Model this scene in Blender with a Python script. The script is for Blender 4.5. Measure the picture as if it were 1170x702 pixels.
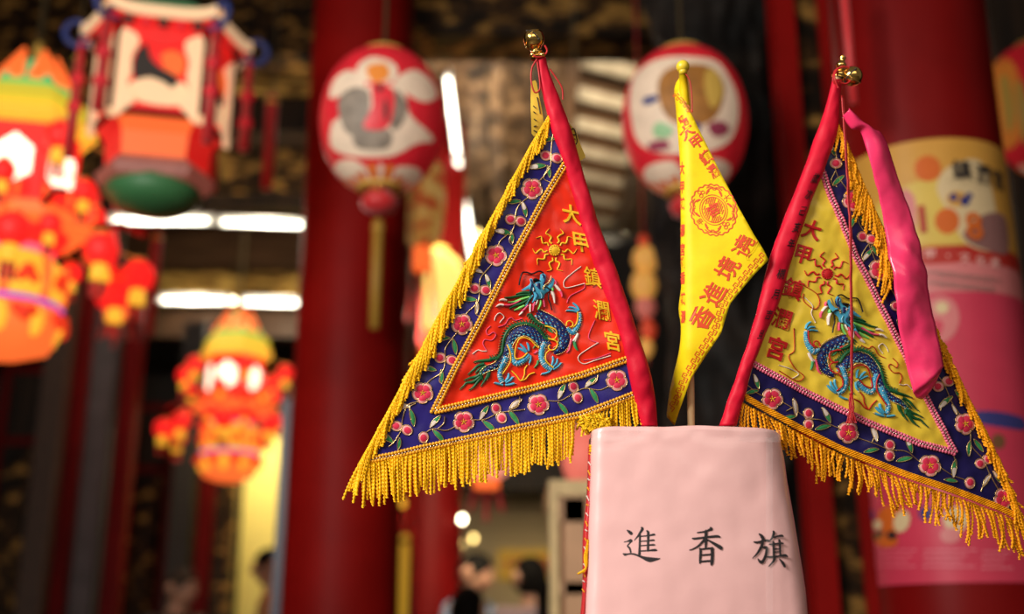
import bpy, bmesh, math, random
from mathutils import Vector, Matrix, noise
from mathutils.geometry import delaunay_2d_cdt, tessellate_polygon
random.seed(7)
for _o in list(bpy.data.objects):
    bpy.data.objects.remove(_o, do_unlink=True)
SC = bpy.context.scene
COL = SC.collection
PI = math.pi

# ------------------------------------------------------------------ camera
PITCH = math.radians(16.1)
FPX = 1300.0                                   # focal length in pixels of the 1170 wide frame
CAM = Vector((0, 0, 1.2))
cam_data = bpy.data.cameras.new('camera')
cam_data.sensor_width = 36.0
cam_data.lens = 36.0 * FPX / 1170.0
cam_data.clip_start = 0.05
cam_data.clip_end = 100
cam_data.dof.use_dof = True
cam_data.dof.focus_distance = 1.275
cam_data.dof.aperture_fstop = 2.1
cam_data.dof.aperture_blades = 0
cam = bpy.data.objects.new('camera', cam_data)
COL.objects.link(cam)
cam.location = CAM
cam.rotation_euler = (PI / 2 + PITCH, 0, 0)
SC.camera = cam

# ------------------------------------------------------------------ colour management, world
SC.view_settings.view_transform = 'Standard'
SC.view_settings.look = 'None'
SC.view_settings.gamma = 1.0
SC.view_settings.use_curve_mapping = False
SC.view_settings.exposure = 0.20
SC.cycles.use_denoising = True
SC.cycles.max_bounces = 6
SC.cycles.sample_clamp_indirect = 4.0
world = bpy.data.worlds.new('world')
SC.world = world
world.use_nodes = True
bg = world.node_tree.nodes['Background']
bg.inputs[0].default_value = (1.0, 0.86, 0.72, 1)
bg.inputs[1].default_value = 0.10

# ------------------------------------------------------------------ large lights: daylight from the open front of the hall, plus added fills inside
def area_light(name, loc, target, sx, sy, power, col):
    l = bpy.data.lights.new(name, 'AREA')
    l.shape = 'RECTANGLE'; l.size = sx; l.size_y = sy; l.energy = power; l.color = col
    o = bpy.data.objects.new(name, l)
    COL.objects.link(o)
    o.location = loc
    d = Vector(target) - Vector(loc)
    o.rotation_euler = d.to_track_quat('-Z', 'Y').to_euler()
    return o
area_light('courtyard_daylight', (-1.75, -0.35, 2.55), (0.1, 1.25, 1.5), 1.0, 0.9, 96, (1.0, 0.95, 0.87))
area_light('courtyard_daylight', (0.4, -3.4, 3.4), (0.0, 4.0, 2.2), 4.5, 2.0, 52, (1.0, 0.88, 0.74))
area_light('hall_fill', (0.1, 6.6, 3.2), (0.25, 7.2, 4.6), 1.2, 1.2, 55, (1.0, 0.86, 0.62))  # added fill turned up to brighten the ceiling boards, no fixture there
area_light('hall_fill', (-0.2, 5.0, 2.7), (0.05, 8.0, 1.1), 0.6, 0.5, 12, (1.0, 0.84, 0.58)).data.spread = 1.0  # added fill for the visitors and the cream wall
area_light('hall_fill', (-1.75, 8.2, 2.95), (-1.95, 8.9, 1.4), 0.4, 0.3, 22, (1.0, 0.85, 0.5))  # added fill that brightens the pale alcove wall

# ------------------------------------------------------------------ pixel helpers (used to work out real positions)
def ray(px, py):
    u = (px - 585.0) / FPX; v = (351.0 - py) / FPX
    return Vector((u, math.cos(PITCH) - v * math.sin(PITCH), math.sin(PITCH) + v * math.cos(PITCH)))
def at(px, py, Y):
    d = ray(px, py)
    return CAM + d * (Y / d.y)
def mpp(py, Y):
    return (Y / ray(585, py).y) / FPX
def plane_map(P0, n, wave=None):
    P0 = Vector(P0); n = Vector(n).normalized()
    k = (P0 - CAM).dot(n)
    def M(px, py, h=0.0):
        d = ray(px, py)
        p = CAM + d * (k / d.dot(n))
        return p + n * (h + (wave(px, py) if wave else 0.0))
    return M
def cyl_map(X0, Y0, R):
    def M(px, py, h=0.0):
        d = ray(px, py); r = R + h
        a = d.x * d.x + d.y * d.y
        b = -2 * (d.x * X0 + d.y * Y0)
        c = X0 * X0 + Y0 * Y0 - r * r
        q = max(b * b - 4 * a * c, 0.0)
        return CAM + d * ((-b - math.sqrt(q)) / (2 * a))
    return M

# ------------------------------------------------------------------ materials
def M_(name, col, rough=0.5, metal=0.0, emit=None, estr=0.0, spec=0.5, sheen=0.0, var=0.0, vscale=30, bump=0.0, bscale=200, coat=0.0, sub=0.0, wave=None, trans=0.0):
    m = bpy.data.materials.new(name)
    m.use_nodes = True
    nt = m.node_tree; b = nt.nodes['Principled BSDF']; L = nt.links
    b.inputs['Base Color'].default_value = (*col, 1)
    b.inputs['Roughness'].default_value = rough
    b.inputs['Metallic'].default_value = metal
    b.inputs['Specular IOR Level'].default_value = spec
    b.inputs['Sheen Weight'].default_value = sheen
    b.inputs['Coat Weight'].default_value = coat
    b.inputs['Coat Roughness'].default_value = 0.12
    b.inputs['Transmission Weight'].default_value = trans
    if sub:
        b.inputs['Subsurface Weight'].default_value = sub
        b.inputs['Subsurface Radius'].default_value = (0.01, 0.004, 0.003)
    if emit is not None:
        b.inputs['Emission Color'].default_value = (*emit, 1)
        b.inputs['Emission Strength'].default_value = estr
    tc = nt.nodes.new('ShaderNodeTexCoord')
    if var:
        n = nt.nodes.new('ShaderNodeTexNoise'); n.inputs['Scale'].default_value = vscale; n.inputs['Detail'].default_value = 4
        L.new(tc.outputs['Object'], n.inputs['Vector'])
        r = nt.nodes.new('ShaderNodeValToRGB')
        r.color_ramp.elements[0].position = 0.3; r.color_ramp.elements[1].position = 0.7
        r.color_ramp.elements[0].color = (*[c * (1 - var) for c in col], 1)
        r.color_ramp.elements[1].color = (*[min(1, c * (1 + var * 0.7)) for c in col], 1)
        L.new(n.outputs['Fac'], r.inputs['Fac']); L.new(r.outputs['Color'], b.inputs['Base Color'])
        if emit is not None:
            pass
    if bump:
        n2 = nt.nodes.new('ShaderNodeTexNoise'); n2.inputs['Scale'].default_value = bscale; n2.inputs['Detail'].default_value = 3
        L.new(tc.outputs['Object'], n2.inputs['Vector'])
        bp = nt.nodes.new('ShaderNodeBump'); bp.inputs['Strength'].default_value = bump; bp.inputs['Distance'].default_value = 0.002
        L.new(n2.outputs['Fac'], bp.inputs['Height']); L.new(bp.outputs['Normal'], b.inputs['Normal'])
    return m
def ramp_mat(name, cols, pos, scale, rough=0.6, metal=0.0, spec=0.25, tex='NOISE', stretch=(1, 1, 1), detail=5, bump=0.0, estr=0.0, dist=0.02):
    """a material whose colours come from a stretched noise / voronoi pattern (carving, gilding, wood)"""
    m = bpy.data.materials.new(name); m.use_nodes = True
    nt = m.node_tree; b = nt.nodes['Principled BSDF']; L = nt.links
    b.inputs['Roughness'].default_value = rough; b.inputs['Metallic'].default_value = metal; b.inputs['Specular IOR Level'].default_value = spec
    tc = nt.nodes.new('ShaderNodeTexCoord'); mp = nt.nodes.new('ShaderNodeMapping')
    mp.inputs['Scale'].default_value = stretch
    L.new(tc.outputs['Object'], mp.inputs['Vector'])
    if tex == 'NOISE':
        t = nt.nodes.new('ShaderNodeTexNoise'); t.inputs['Scale'].default_value = scale; t.inputs['Detail'].default_value = detail
        out = t.outputs['Fac']
    elif tex == 'WAVE':
        t = nt.nodes.new('ShaderNodeTexWave'); t.inputs['Scale'].default_value = scale; t.inputs['Distortion'].default_value = 3
        out = t.outputs['Fac']
    else:
        t = nt.nodes.new('ShaderNodeTexVoronoi'); t.inputs['Scale'].default_value = scale
        out = t.outputs['Distance']
    L.new(mp.outputs['Vector'], t.inputs['Vector'])
    r = nt.nodes.new('ShaderNodeValToRGB'); e = r.color_ramp.elements
    while len(e) < len(cols): e.new(0.5)
    for i, (c, p) in enumerate(zip(cols, pos)):
        e[i].position = p; e[i].color = (*c, 1)
    L.new(out, r.inputs['Fac']); L.new(r.outputs['Color'], b.inputs['Base Color'])
    if estr:
        L.new(r.outputs['Color'], b.inputs['Emission Color']); b.inputs['Emission Strength'].default_value = estr
    if bump:
        bp = nt.nodes.new('ShaderNodeBump'); bp.inputs['Strength'].default_value = bump; bp.inputs['Distance'].default_value = dist
        L.new(out, bp.inputs['Height']); L.new(bp.outputs['Normal'], b.inputs['Normal'])
    return m
_mc = {}
def flat(col, rough=0.55, **k):
    key = (tuple(round(c, 3) for c in col), rough, tuple(sorted(k.items(), key=str)))
    if key not in _mc: _mc[key] = M_('paint', col, rough, **k)
    return _mc[key]

# ------------------------------------------------------------------ mesh builder
def cr(pts, n=8, closed=False):
    """Catmull-Rom through points of any dimension"""
    P = [tuple(p) for p in pts]; N = len(P)
    if N < 3 and not closed:
        return [tuple(P[0][k] + (P[-1][k] - P[0][k]) * i / n for k in range(len(P[0]))) for i in range(n + 1)]
    out = []
    segs = N if closed else N - 1
    for i in range(segs):
        if closed:
            p0, p1, p2, p3 = P[(i - 1) % N], P[i], P[(i + 1) % N], P[(i + 2) % N]
        else:
            p0, p1, p2, p3 = P[max(i - 1, 0)], P[i], P[i + 1], P[min(i + 2, N - 1)]
        for k in range(n):
            t = k / n; t2 = t * t; t3 = t2 * t
            out.append(tuple(0.5 * (2 * b + (c - a) * t + (2 * a - 5 * b + 4 * c - d) * t2 + (3 * b - a - 3 * c + d) * t3) for a, b, c, d in zip(p0, p1, p2, p3)))
    if not closed: out.append(P[-1])
    return out
def resample(pts, step, closed=False):
    P = [tuple(p) for p in pts]
    if closed: P = P + [P[0]]
    d = [0.0]
    for a, b in zip(P, P[1:]):
        d.append(d[-1] + math.sqrt(sum((x - y) ** 2 for x, y in zip(a, b))))
    n = max(2, int(round(d[-1] / step)))
    out = []; j = 0
    for i in range(n + (0 if closed else 1)):
        s = d[-1] * i / n
        while j < len(d) - 2 and d[j + 1] < s: j += 1
        t = (s - d[j]) / max(d[j + 1] - d[j], 1e-12)
        out.append(tuple(x + (y - x) * t for x, y in zip(P[j], P[j + 1])))
    return out
def inside(p, poly):
    x, y = p; c = False; n = len(poly)
    for i in range(n):
        x1, y1 = poly[i]; x2, y2 = poly[i - 1]
        if (y1 > y) != (y2 > y) and x < (x2 - x1) * (y - y1) / (y2 - y1) + x1: c = not c
    return c
def ell(cx, cy, rx, ry, n=16, rot=0.0):
    c, s = math.cos(rot), math.sin(rot)
    return [(cx + rx * math.cos(a) * c - ry * math.sin(a) * s, cy + rx * math.cos(a) * s + ry * math.sin(a) * c) for a in (2 * PI * i / n for i in range(n))]

class MB:
    def __init__(self):
        self.v = []; self.f = []; self.m = []; self.flat = set()
    def add(self, vs, fs, m=0):
        b = len(self.v); self.v.extend(tuple(v) for v in vs)
        for f in fs:
            self.f.append(tuple(b + i for i in f)); self.m.append(m)
    def grid(self, rows, m=0, closed_u=False, closed_v=False):
        nr, nc = len(rows), len(rows[0])
        vs = [p for r in rows for p in r]; fs = []
        for i in range(nr if closed_v else nr - 1):
            for j in range(nc if closed_u else nc - 1):
                i2 = (i + 1) % nr; j2 = (j + 1) % nc
                fs.append((i * nc + j, i * nc + j2, i2 * nc + j2, i2 * nc + j))
        self.add(vs, fs, m)
    def tube(self, pts, r, sides=6, m=0, closed=False, cap=True):
        P = [Vector(p) for p in pts]; n = len(P)
        rr = r if isinstance(r, (list, tuple)) else [r] * n
        rows = []; up = None
        for i in range(n):
            a = P[i - 1] if (i > 0 or closed) else P[i]; b = P[(i + 1) % n] if (i < n - 1 or closed) else P[i]
            t = (b - a)
            if t.length < 1e-12: t = Vector((0, 0, 1))
            t.normalize()
            if up is None:
                up = Vector((0, 1, 0)) if abs(t.y) < 0.9 else Vector((1, 0, 0))
            s = t.cross(up)
            if s.length < 1e-6: s = t.orthogonal()
            s.normalize(); up = s.cross(t).normalized()
            rows.append([P[i] + (s * math.cos(q) + up * math.sin(q)) * rr[i] for q in (2 * PI * k / sides for k in range(sides))])
        b0 = len(self.v)
        self.grid(rows, m, closed_u=True, closed_v=closed)
        if cap and not closed:
            self.f.append(tuple(b0 + k for k in range(sides))); self.m.append(m)
            self.f.append(tuple(b0 + (n - 1) * sides + sides - 1 - k for k in range(sides))); self.m.append(m)
    def rope(self, pts, r, pitch=0.004, m=0, sides=8, flatness=0.55, tip=True, phase=0.0):
        """a two-ply twisted cord: an elliptical section turning along the path"""
        P = [Vector(p) for p in pts]; n = len(P); rows = []; up = None; s_ = 0.0
        for i in range(n):
            a = P[max(i - 1, 0)]; b = P[min(i + 1, n - 1)]
            if i: s_ += (P[i] - P[i - 1]).length
            t = (b - a).normalized()
            if up is None: up = Vector((0, 1, 0)) if abs(t.y) < 0.9 else Vector((1, 0, 0))
            s = t.cross(up)
            if s.length < 1e-6: s = t.orthogonal()
            s.normalize(); up = s.cross(t).normalized()
            w = phase + s_ / pitch * PI
            cw, sw = math.cos(w), math.sin(w)
            row = []
            for k in range(sides):
                q = 2 * PI * k / sides
                x = math.cos(q) * r; y = math.sin(q) * r * flatness
                row.append(P[i] + s * (x * cw - y * sw) + up * (x * sw + y * cw))
            rows.append(row)
        b0 = len(self.v)
        self.grid(rows, m, closed_u=True)
        self.f.append(tuple(b0 + k for k in range(sides))); self.m.append(m)
        self.f.append(tuple(b0 + (n - 1) * sides + sides - 1 - k for k in range(sides))); self.m.append(m)
    def ball(self, c, r, m=0, seg=8, rings=6, sc=(1, 1, 1)):
        c = Vector(c); vs = [c + Vector((0, 0, r * sc[2]))]; fs = []
        for i in range(1, rings):
            a = PI * i / rings
            for k in range(seg):
                q = 2 * PI * k / seg
                vs.append(c + Vector((r * math.sin(a) * math.cos(q) * sc[0], r * math.sin(a) * math.sin(q) * sc[1], r * math.cos(a) * sc[2])))
        vs.append(c - Vector((0, 0, r * sc[2])))
        for k in range(seg):
            fs.append((0, 1 + k, 1 + (k + 1) % seg))
            fs.append((len(vs) - 1, 1 + (rings - 2) * seg + (k + 1) % seg, 1 + (rings - 2) * seg + k))
        for i in range(rings - 2):
            for k in range(seg):
                a = 1 + i * seg + k; b = 1 + i * seg + (k + 1) % seg
                fs.append((a, a + seg, b + seg, b))
        self.add(vs, fs, m)
    def box(self, c, s, m=0, rz=0.0, mat4=None):
        c = Vector(c); h = Vector(s) * 0.5
        vs = [Vector((x * h.x, y * h.y, z * h.z)) for x in (-1, 1) for y in (-1, 1) for z in (-1, 1)]
        if rz:
            R = Matrix.Rotation(rz, 3, 'Z'); vs = [R @ v for v in vs]
        if mat4 is not None: vs = [mat4 @ v for v in vs]
        vs = [v + c for v in vs]
        self.add(vs, [(0, 1, 3, 2), (4, 6, 7, 5), (0, 4, 5, 1), (2, 3, 7, 6), (0, 2, 6, 4), (1, 5, 7, 3)], m)
    def lathe(self, prof, seg=24, c=(0, 0, 0), m=0, rib=0.0, nrib=0, rot=0.0, cap=True):
        c = Vector(c); rows = []
        for r, z in prof:
            row = []
            for k in range(seg):
                q = rot + 2 * PI * k / seg
                rr = r * (1 + rib * math.cos(nrib * q)) if rib else r
                row.append(c + Vector((rr * math.cos(q), rr * math.sin(q), z)))
            rows.append(row)
        b0 = len(self.v)
        self.grid(rows, m, closed_u=True)
        if cap:
            n = len(rows)
            self.f.append(tuple(b0 + seg - 1 - k for k in range(seg))); self.m.append(m)
            self.f.append(tuple(b0 + (n - 1) * seg + k for k in range(seg))); self.m.append(m)
    def extrude(self, poly, fmap, m=0):
        """polygon in 2D -> prism, fmap(x, y, side) with side 0 front, 1 back"""
        n = len(poly)
        tri = tessellate_polygon([[Vector((x, y, 0)) for x, y in poly]])
        vs = [fmap(x, y, 0) for x, y in poly] + [fmap(x, y, 1) for x, y in poly]
        fs = [tuple(t) for t in tri] + [tuple(n + i for i in reversed(t)) for t in tri]
        fs += [(i, (i + 1) % n, n + (i + 1) % n, n + i) for i in range(n)]
        self.add(vs, fs, m)
    def sheet(self, poly, M, step=4.0, h=0.0, puff=0.0, pr=2.0, m=0, bstep=None, hole=None, rim=0.0):
        """polygon in 2D filled with an even mesh and mapped by M(x, y, h); puff raises the middle like padded stitching"""
        P = resample(poly, bstep or step, closed=True)
        xs = [p[0] for p in P]; ys = [p[1] for p in P]
        pts = [Vector(p) for p in P]; n = len(P)
        edges = [(i, (i + 1) % n) for i in range(n)]
        def bd(x, y):
            dm = 1e9
            for i in range(n):
                x1, y1 = P[i]; x2, y2 = P[(i + 1) % n]
                dx, dy = x2 - x1, y2 - y1
                t = max(0, min(1, ((x - x1) * dx + (y - y1) * dy) / max(dx * dx + dy * dy, 1e-12)))
                dm = min(dm, (x - x1 - t * dx) ** 2 + (y - y1 - t * dy) ** 2)
            return math.sqrt(dm)
        x = min(xs) + step * 0.5; row = 0
        hs = [h] * n
        y = min(ys) + step * 0.5
        while y < max(ys):
            x = min(xs) + step * (0.5 if row % 2 else 0.25)
            while x < max(xs):
                if inside((x, y), P):
                    d = bd(x, y)
                    if d > step * 0.35:
                        pts.append(Vector((x, y))); hs.append(h + puff * (1 - math.exp(-d / pr)))
                x += step
            y += step * 0.87; row += 1
        r = delaunay_2d_cdt(pts, edges, [], 1, 1e-6)
        vs = []
        for i, co in enumerate(r[0]):
            o = r[3][i]
            hh = hs[o[0]] if o else h
            vs.append(M(co.x, co.y, hh))
        # the picture's y runs down, so flip to face the viewer
        self.add(vs, [tuple(reversed(f)) for f in r[2]], m)
    def stroke(self, pts, w, M, h=0.0005, puff=0.0007, n=5, sub=6, m=0, hb=-0.0002):
        """a padded stitched stroke: pts (x, y) with widths w, domed across"""
        ww = w if isinstance(w, (list, tuple)) else [w] * len(pts)
        Q = cr([(p[0], p[1], q) for p, q in zip(pts, ww)], sub)
        rows = []
        for i, (x, y, wd) in enumerate(Q):
            a = Q[max(i - 1, 0)]; b = Q[min(i + 1, len(Q) - 1)]
            dx, dy = b[0] - a[0], b[1] - a[1]; l = math.hypot(dx, dy) or 1
            nx, ny = -dy / l, dx / l
            row = []
            for k in range(n):
                s = -1 + 2 * k / (n - 1)
                hh = h + puff * math.sqrt(max(0, 1 - s * s)) if abs(s) < 1 else hb
                row.append(M(x + nx * s * wd / 2, y + ny * s * wd / 2, hh))
            rows.append(row)
        self.grid(rows, m)
    def line(self, pts, r, M, h=0.0004, sub=5, m=0, closed=False, sides=5):
        Q = cr(pts, sub, closed)
        self.tube([M(x, y, h) for x, y in Q], r, sides, m, closed=closed)
    def build(self, name, mats, parent=None, smooth=True, fix=False, local=False):
        me = bpy.data.meshes.new(name)
        me.from_pydata(self.v, [], self.f)
        if not isinstance(mats, (list, tuple)): mats = [mats]
        for x in mats: me.materials.append(x)
        me.polygons.foreach_set('material_index', self.m)
        me.polygons.foreach_set('use_smooth', [smooth] * len(self.f))
        me.update()
        if fix:
            bm = bmesh.new(); bm.from_mesh(me); bmesh.ops.recalc_face_normals(bm, faces=bm.faces); bm.to_mesh(me); bm.free()
        o = bpy.data.objects.new(name, me); COL.objects.link(o)
        if parent is not None:
            if local: o.parent = parent
            else: wparent(o, parent)
        return o
def wparent(o, parent):
    """parent while keeping the world place (meshes are built in world coordinates)"""
    o.parent = parent
    o.matrix_parent_inverse = parent_world(parent).inverted()
    return o
def parent_world(p):
    m = Matrix.Translation(p.location) @ p.rotation_euler.to_matrix().to_4x4()
    return (parent_world(p.parent) @ p.matrix_parent_inverse @ m) if p.parent else m
def tag(o, label=None, cat=None, group=None, kind=None):
    if label: o['label'] = label
    if cat: o['category'] = cat
    if group: o['group'] = group
    if kind: o['kind'] = kind
    return o
def empty(name, loc, label, cat, group=None, rz=0.0):
    o = bpy.data.objects.new(name, None); COL.objects.link(o)
    o.location = loc; o.rotation_euler = (0, 0, rz); o.empty_display_size = 0.05
    return tag(o, label, cat, group)
def kids(o): return [c for c in COL.objects if c.parent == o]
def copy_tree(o, parent=None):
    c = o.copy(); COL.objects.link(c)
    if parent is not None: c.parent = parent
    for ch in kids(o): copy_tree(ch, c)
    return c
def glyph(ch, bold=0.012, ext=0.04, _c={}):
    key = (ch, bold, ext)
    if key not in _c:
        cu = bpy.data.curves.new('glyph', 'FONT'); cu.body = ch; cu.size = 1; cu.offset = bold; cu.extrude = ext; cu.resolution_u = 3
        o = bpy.data.objects.new('glyph', cu); COL.objects.link(o)
        bpy.context.view_layer.update()
        me = o.to_mesh()
        vs = [tuple(v.co) for v in me.vertices]; fs = [tuple(p.vertices) for p in me.polygons]
        o.to_mesh_clear(); bpy.data.objects.remove(o); bpy.data.curves.remove(cu)
        x0 = min(v[0] for v in vs); x1 = max(v[0] for v in vs); y0 = min(v[1] for v in vs); y1 = max(v[1] for v in vs)
        z0 = min(v[2] for v in vs)
        s = 1.0
        _c[key] = ([((v[0] - (x0 + x1) / 2) * s, (v[1] - (y0 + y1) / 2) * s, v[2] - z0) for v in vs], fs)
    return _c[key]
def put_glyph(mb, ch, cx, cy, ax, ay, M, h=0.0003, hz=0.008, m=0, bold=0.012):
    """ax: the character's rightward vector, ay its upward vector, in picture units"""
    vs, fs = glyph(ch, bold)
    mb.add([M(cx + x * ax[0] + y * ay[0], cy + x * ax[1] + y * ay[1], h + z * hz) for x, y, z in vs], fs, m)
# =================================================================== THE HALL
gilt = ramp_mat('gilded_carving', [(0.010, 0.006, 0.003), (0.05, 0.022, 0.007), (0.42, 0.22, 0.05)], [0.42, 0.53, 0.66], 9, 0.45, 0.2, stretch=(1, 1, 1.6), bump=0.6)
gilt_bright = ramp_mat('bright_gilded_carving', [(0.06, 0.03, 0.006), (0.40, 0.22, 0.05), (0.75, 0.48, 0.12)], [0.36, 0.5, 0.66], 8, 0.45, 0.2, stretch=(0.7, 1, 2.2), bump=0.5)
dark_wood = ramp_mat('dark_wood', [(0.008, 0.005, 0.003), (0.035, 0.018, 0.009)], [0.35, 0.7], 3, 0.5, stretch=(8, 8, 0.6))
brown_wood = ramp_mat('brown_wood', [(0.045, 0.022, 0.011), (0.11, 0.055, 0.027)], [0.3, 0.7], 3, 0.5, stretch=(0.8, 6, 8))
carved_brown = ramp_mat('carved_brown_wood', [(0.012, 0.007, 0.004), (0.10, 0.055, 0.028), (0.32, 0.20, 0.11)], [0.36, 0.52, 0.72], 7, 0.55, stretch=(1.5, 0.8, 1), bump=0.5)
pale_board = ramp_mat('pale_ceiling_boards', [(0.34, 0.28, 0.20), (0.55, 0.47, 0.36)], [0.3, 0.7], 4, 0.6, stretch=(4, 0.6, 1))
stone_dark = ramp_mat('dark_carved_stone', [(0.004, 0.0035, 0.003), (0.013, 0.010, 0.008), (0.045, 0.035, 0.027)], [0.38, 0.55, 0.78], 6, 0.7, bump=0.8)
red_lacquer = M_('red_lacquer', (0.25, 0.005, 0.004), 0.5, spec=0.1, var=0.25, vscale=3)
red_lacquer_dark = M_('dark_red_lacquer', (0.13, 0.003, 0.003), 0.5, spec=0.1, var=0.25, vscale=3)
plaster = M_('warm_plaster', (0.62, 0.50, 0.28), 0.8, var=0.12, vscale=2)
floor_m = ramp_mat('stone_floor', [(0.10, 0.085, 0.07), (0.17, 0.145, 0.12)], [0.3, 0.7], 2.0, 0.35)
grey_stone = M_('grey_stone', (0.085, 0.07, 0.075), 0.7, var=0.25, vscale=6)

def struct(mb, name, mats, smooth=False):
    return tag(mb.build(name, mats, smooth=smooth), kind='structure')
def bx(name, c, s, m, rz=0.0):
    mb = MB(); mb.box(c, s, rz=rz); return struct(mb, name, m)

bx('floor', (0, 5.5, -0.05), (14, 15.6, 0.1), floor_m)
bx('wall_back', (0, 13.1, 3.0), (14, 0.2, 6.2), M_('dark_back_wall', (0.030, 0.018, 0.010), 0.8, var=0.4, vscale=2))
bx('wall_left', (-5.1, 7.6, 3.0), (0.2, 11.2, 6.2), dark_wood)
bx('wall_right', (4.1, 7.6, 3.0), (0.2, 11.2, 6.2), dark_wood)
# board ceiling of the hall, with a pale boarded bay over the aisle
bx('ceiling', (0, 8.1, 5.35), (10, 10.4, 0.1), brown_wood)

# ---- beams across the hall, placed from their height in the picture
def beam(py0, py1, Y, x0, x1, m, dep=0.25):
    z1 = at(585, py0, Y).z; z0 = at(585, py1, Y).z
    return bx('beam', ((x0 + x1) / 2, Y + dep / 2, (z0 + z1) / 2), (x1 - x0, dep, z1 - z0), m)
# left bay between the left wall and the red column
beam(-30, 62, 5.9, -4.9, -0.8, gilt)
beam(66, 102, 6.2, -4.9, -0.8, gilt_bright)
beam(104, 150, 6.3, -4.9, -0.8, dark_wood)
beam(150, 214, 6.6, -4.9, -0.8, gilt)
beam(214, 238, 6.7, -4.9, -0.8, dark_wood)
beam(262, 312, 9.6, -4.9, -1.2, brown_wood)
beam(312, 340, 9.55, -4.9, -1.2, gilt_bright)
beam(356, 385, 9.8, -4.9, -1.2, brown_wood)
# dark carved lintel along the top of the picture and the middle bay behind
beam(-70, 40, 4.6, -0.75, 1.2, gilt)
beam(300, 405, 9.2, -1.1, 3.9, dark_wood)
beam(405, 470, 9.4, -1.1, 3.9, gilt)
beam(470, 560, 9.6, -1.1, 3.9, dark_wood)
# longitudinal ceiling bay: carved panels on the left, pale boards with dark battens on the right
def ceil_panel(name, x0, x1, y0, y1, z, m, th=0.06):
    return bx(name, ((x0 + x1) / 2, (y0 + y1) / 2, z + th / 2), (x1 - x0, y1 - y0, th), m)
ceil_panel('trim_1', -0.75, 0.38, 4.9, 9.2, 4.55, carved_brown)
ceil_panel('trim_2', 0.36, 0.86, 4.9, 9.0, 4.50, pale_board)
for k in range(9):
    y = 4.9 + k * 0.42
    mb = MB(); a = math.radians(28)
    mb.box((0.61, y + 0.2, 4.46), (0.62, 0.075, 0.08), rz=a)
    struct(mb, 'trim_3', brown_wood)
for x in (-0.52, -0.10, 0.16):
    bx('beam', (x, 7.0, 4.47), (0.085, 4.2, 0.14), carved_brown if x < 0.1 else dark_wood)
bx('beam', (0.36, 7.0, 4.45), (0.07, 4.2, 0.18), brown_wood)
bx('beam', (0.92, 7.0, 4.35), (0.16, 4.2, 0.4), dark_wood)

# ---- columns
def column(name, px, py, Y, wpx, m, h=5.3, seg=40, stone=False):
    c = at(px, py, Y); R = mpp(py, Y) * wpx / 2
    mb = MB()
    prof = [(R * 1.25, 0.0), (R * 1.3, 0.10), (R * 1.2, 0.2), (R * 1.02, 0.3), (R, 0.5)] + [(R * (1 - 0.02 * k / 10), 0.5 + (h - 0.5) * k / 10) for k in range(1, 11)]
    mb.lathe(prof, seg, (c.x, c.y, 0))
    o = struct(mb, name, m, smooth=True)
    return c.x, c.y, R
COL1 = column('column', 400, 400, 4.3, 124, red_lacquer)
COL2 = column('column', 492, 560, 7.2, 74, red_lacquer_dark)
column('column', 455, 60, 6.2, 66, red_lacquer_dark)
# carved dark stone column behind the yellow flag
def carved_column(px, py, Y, wpx):
    c = at(px, py, Y); R = mpp(py, Y) * wpx / 2
    rows = []; seg = 96; nr = 260
    for i in range(nr):
        z = 4.9 * i / (nr - 1); row = []
        for k in range(seg):
            q = 2 * PI * k / seg
            d = noise.noise(Vector((math.cos(q) * 1.8, math.sin(q) * 1.8, z * 3.5))) * 0.05 + noise.noise(Vector((math.cos(q) * 5, math.sin(q) * 5, z * 11))) * 0.022
            wind = math.sin(q * 1 + z * 3.2) ** 6 * 0.05
            rr = R * 0.9 + d + wind
            row.append((c.x + rr * math.cos(q), c.y + rr * math.sin(q), z))
        rows.append(row)
    mb = MB(); mb.grid(rows, closed_u=True)
    return struct(mb, 'column', stone_dark, smooth=True)
carved_column(838, 350, 3.7, 165)
bx('wall_backdrop', (0.91, 6.2, 1.7), (1.1, 0.12, 3.4), M_('dark_backdrop', (0.010, 0.008, 0.006), 0.8, var=0.5, vscale=6))  # dark backdrop added to keep the gap behind the second lantern dark

# ---- right hand door frame beside the big pillar: red posts and a gilded strip
def post(px0, px1, Y, m, py=400, dep=0.1, h=5.0, name='trim_4'):
    a = at(px0, py, Y); b = at(px1, py, Y)
    return bx(name, ((a.x + b.x) / 2, Y + dep / 2, h / 2), (b.x - a.x, dep, h), m)
post(912, 938, 3.2, red_lacquer)
post(938, 968, 3.25, gilt)
post(968, 1010, 3.22, red_lacquer)
post(1180, 1300, 3.6, dark_wood)

# ---- the big red pillar with the festival poster
PIL = (0.972, 2.5, 0.181)
mb = MB()
mb.lathe([(0.23, 0.0), (0.24, 0.12), (0.21, 0.24), (0.181, 0.32)] + [(0.181, 0.32 + 4.9 * k / 12) for k in range(1, 13)], 64, (PIL[0], PIL[1], 0))
struct(mb, 'column', M_('pillar_lacquer', (0.16, 0.003, 0.003), 0.42, spec=0.1, var=0.2, vscale=4), smooth=True)

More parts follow.
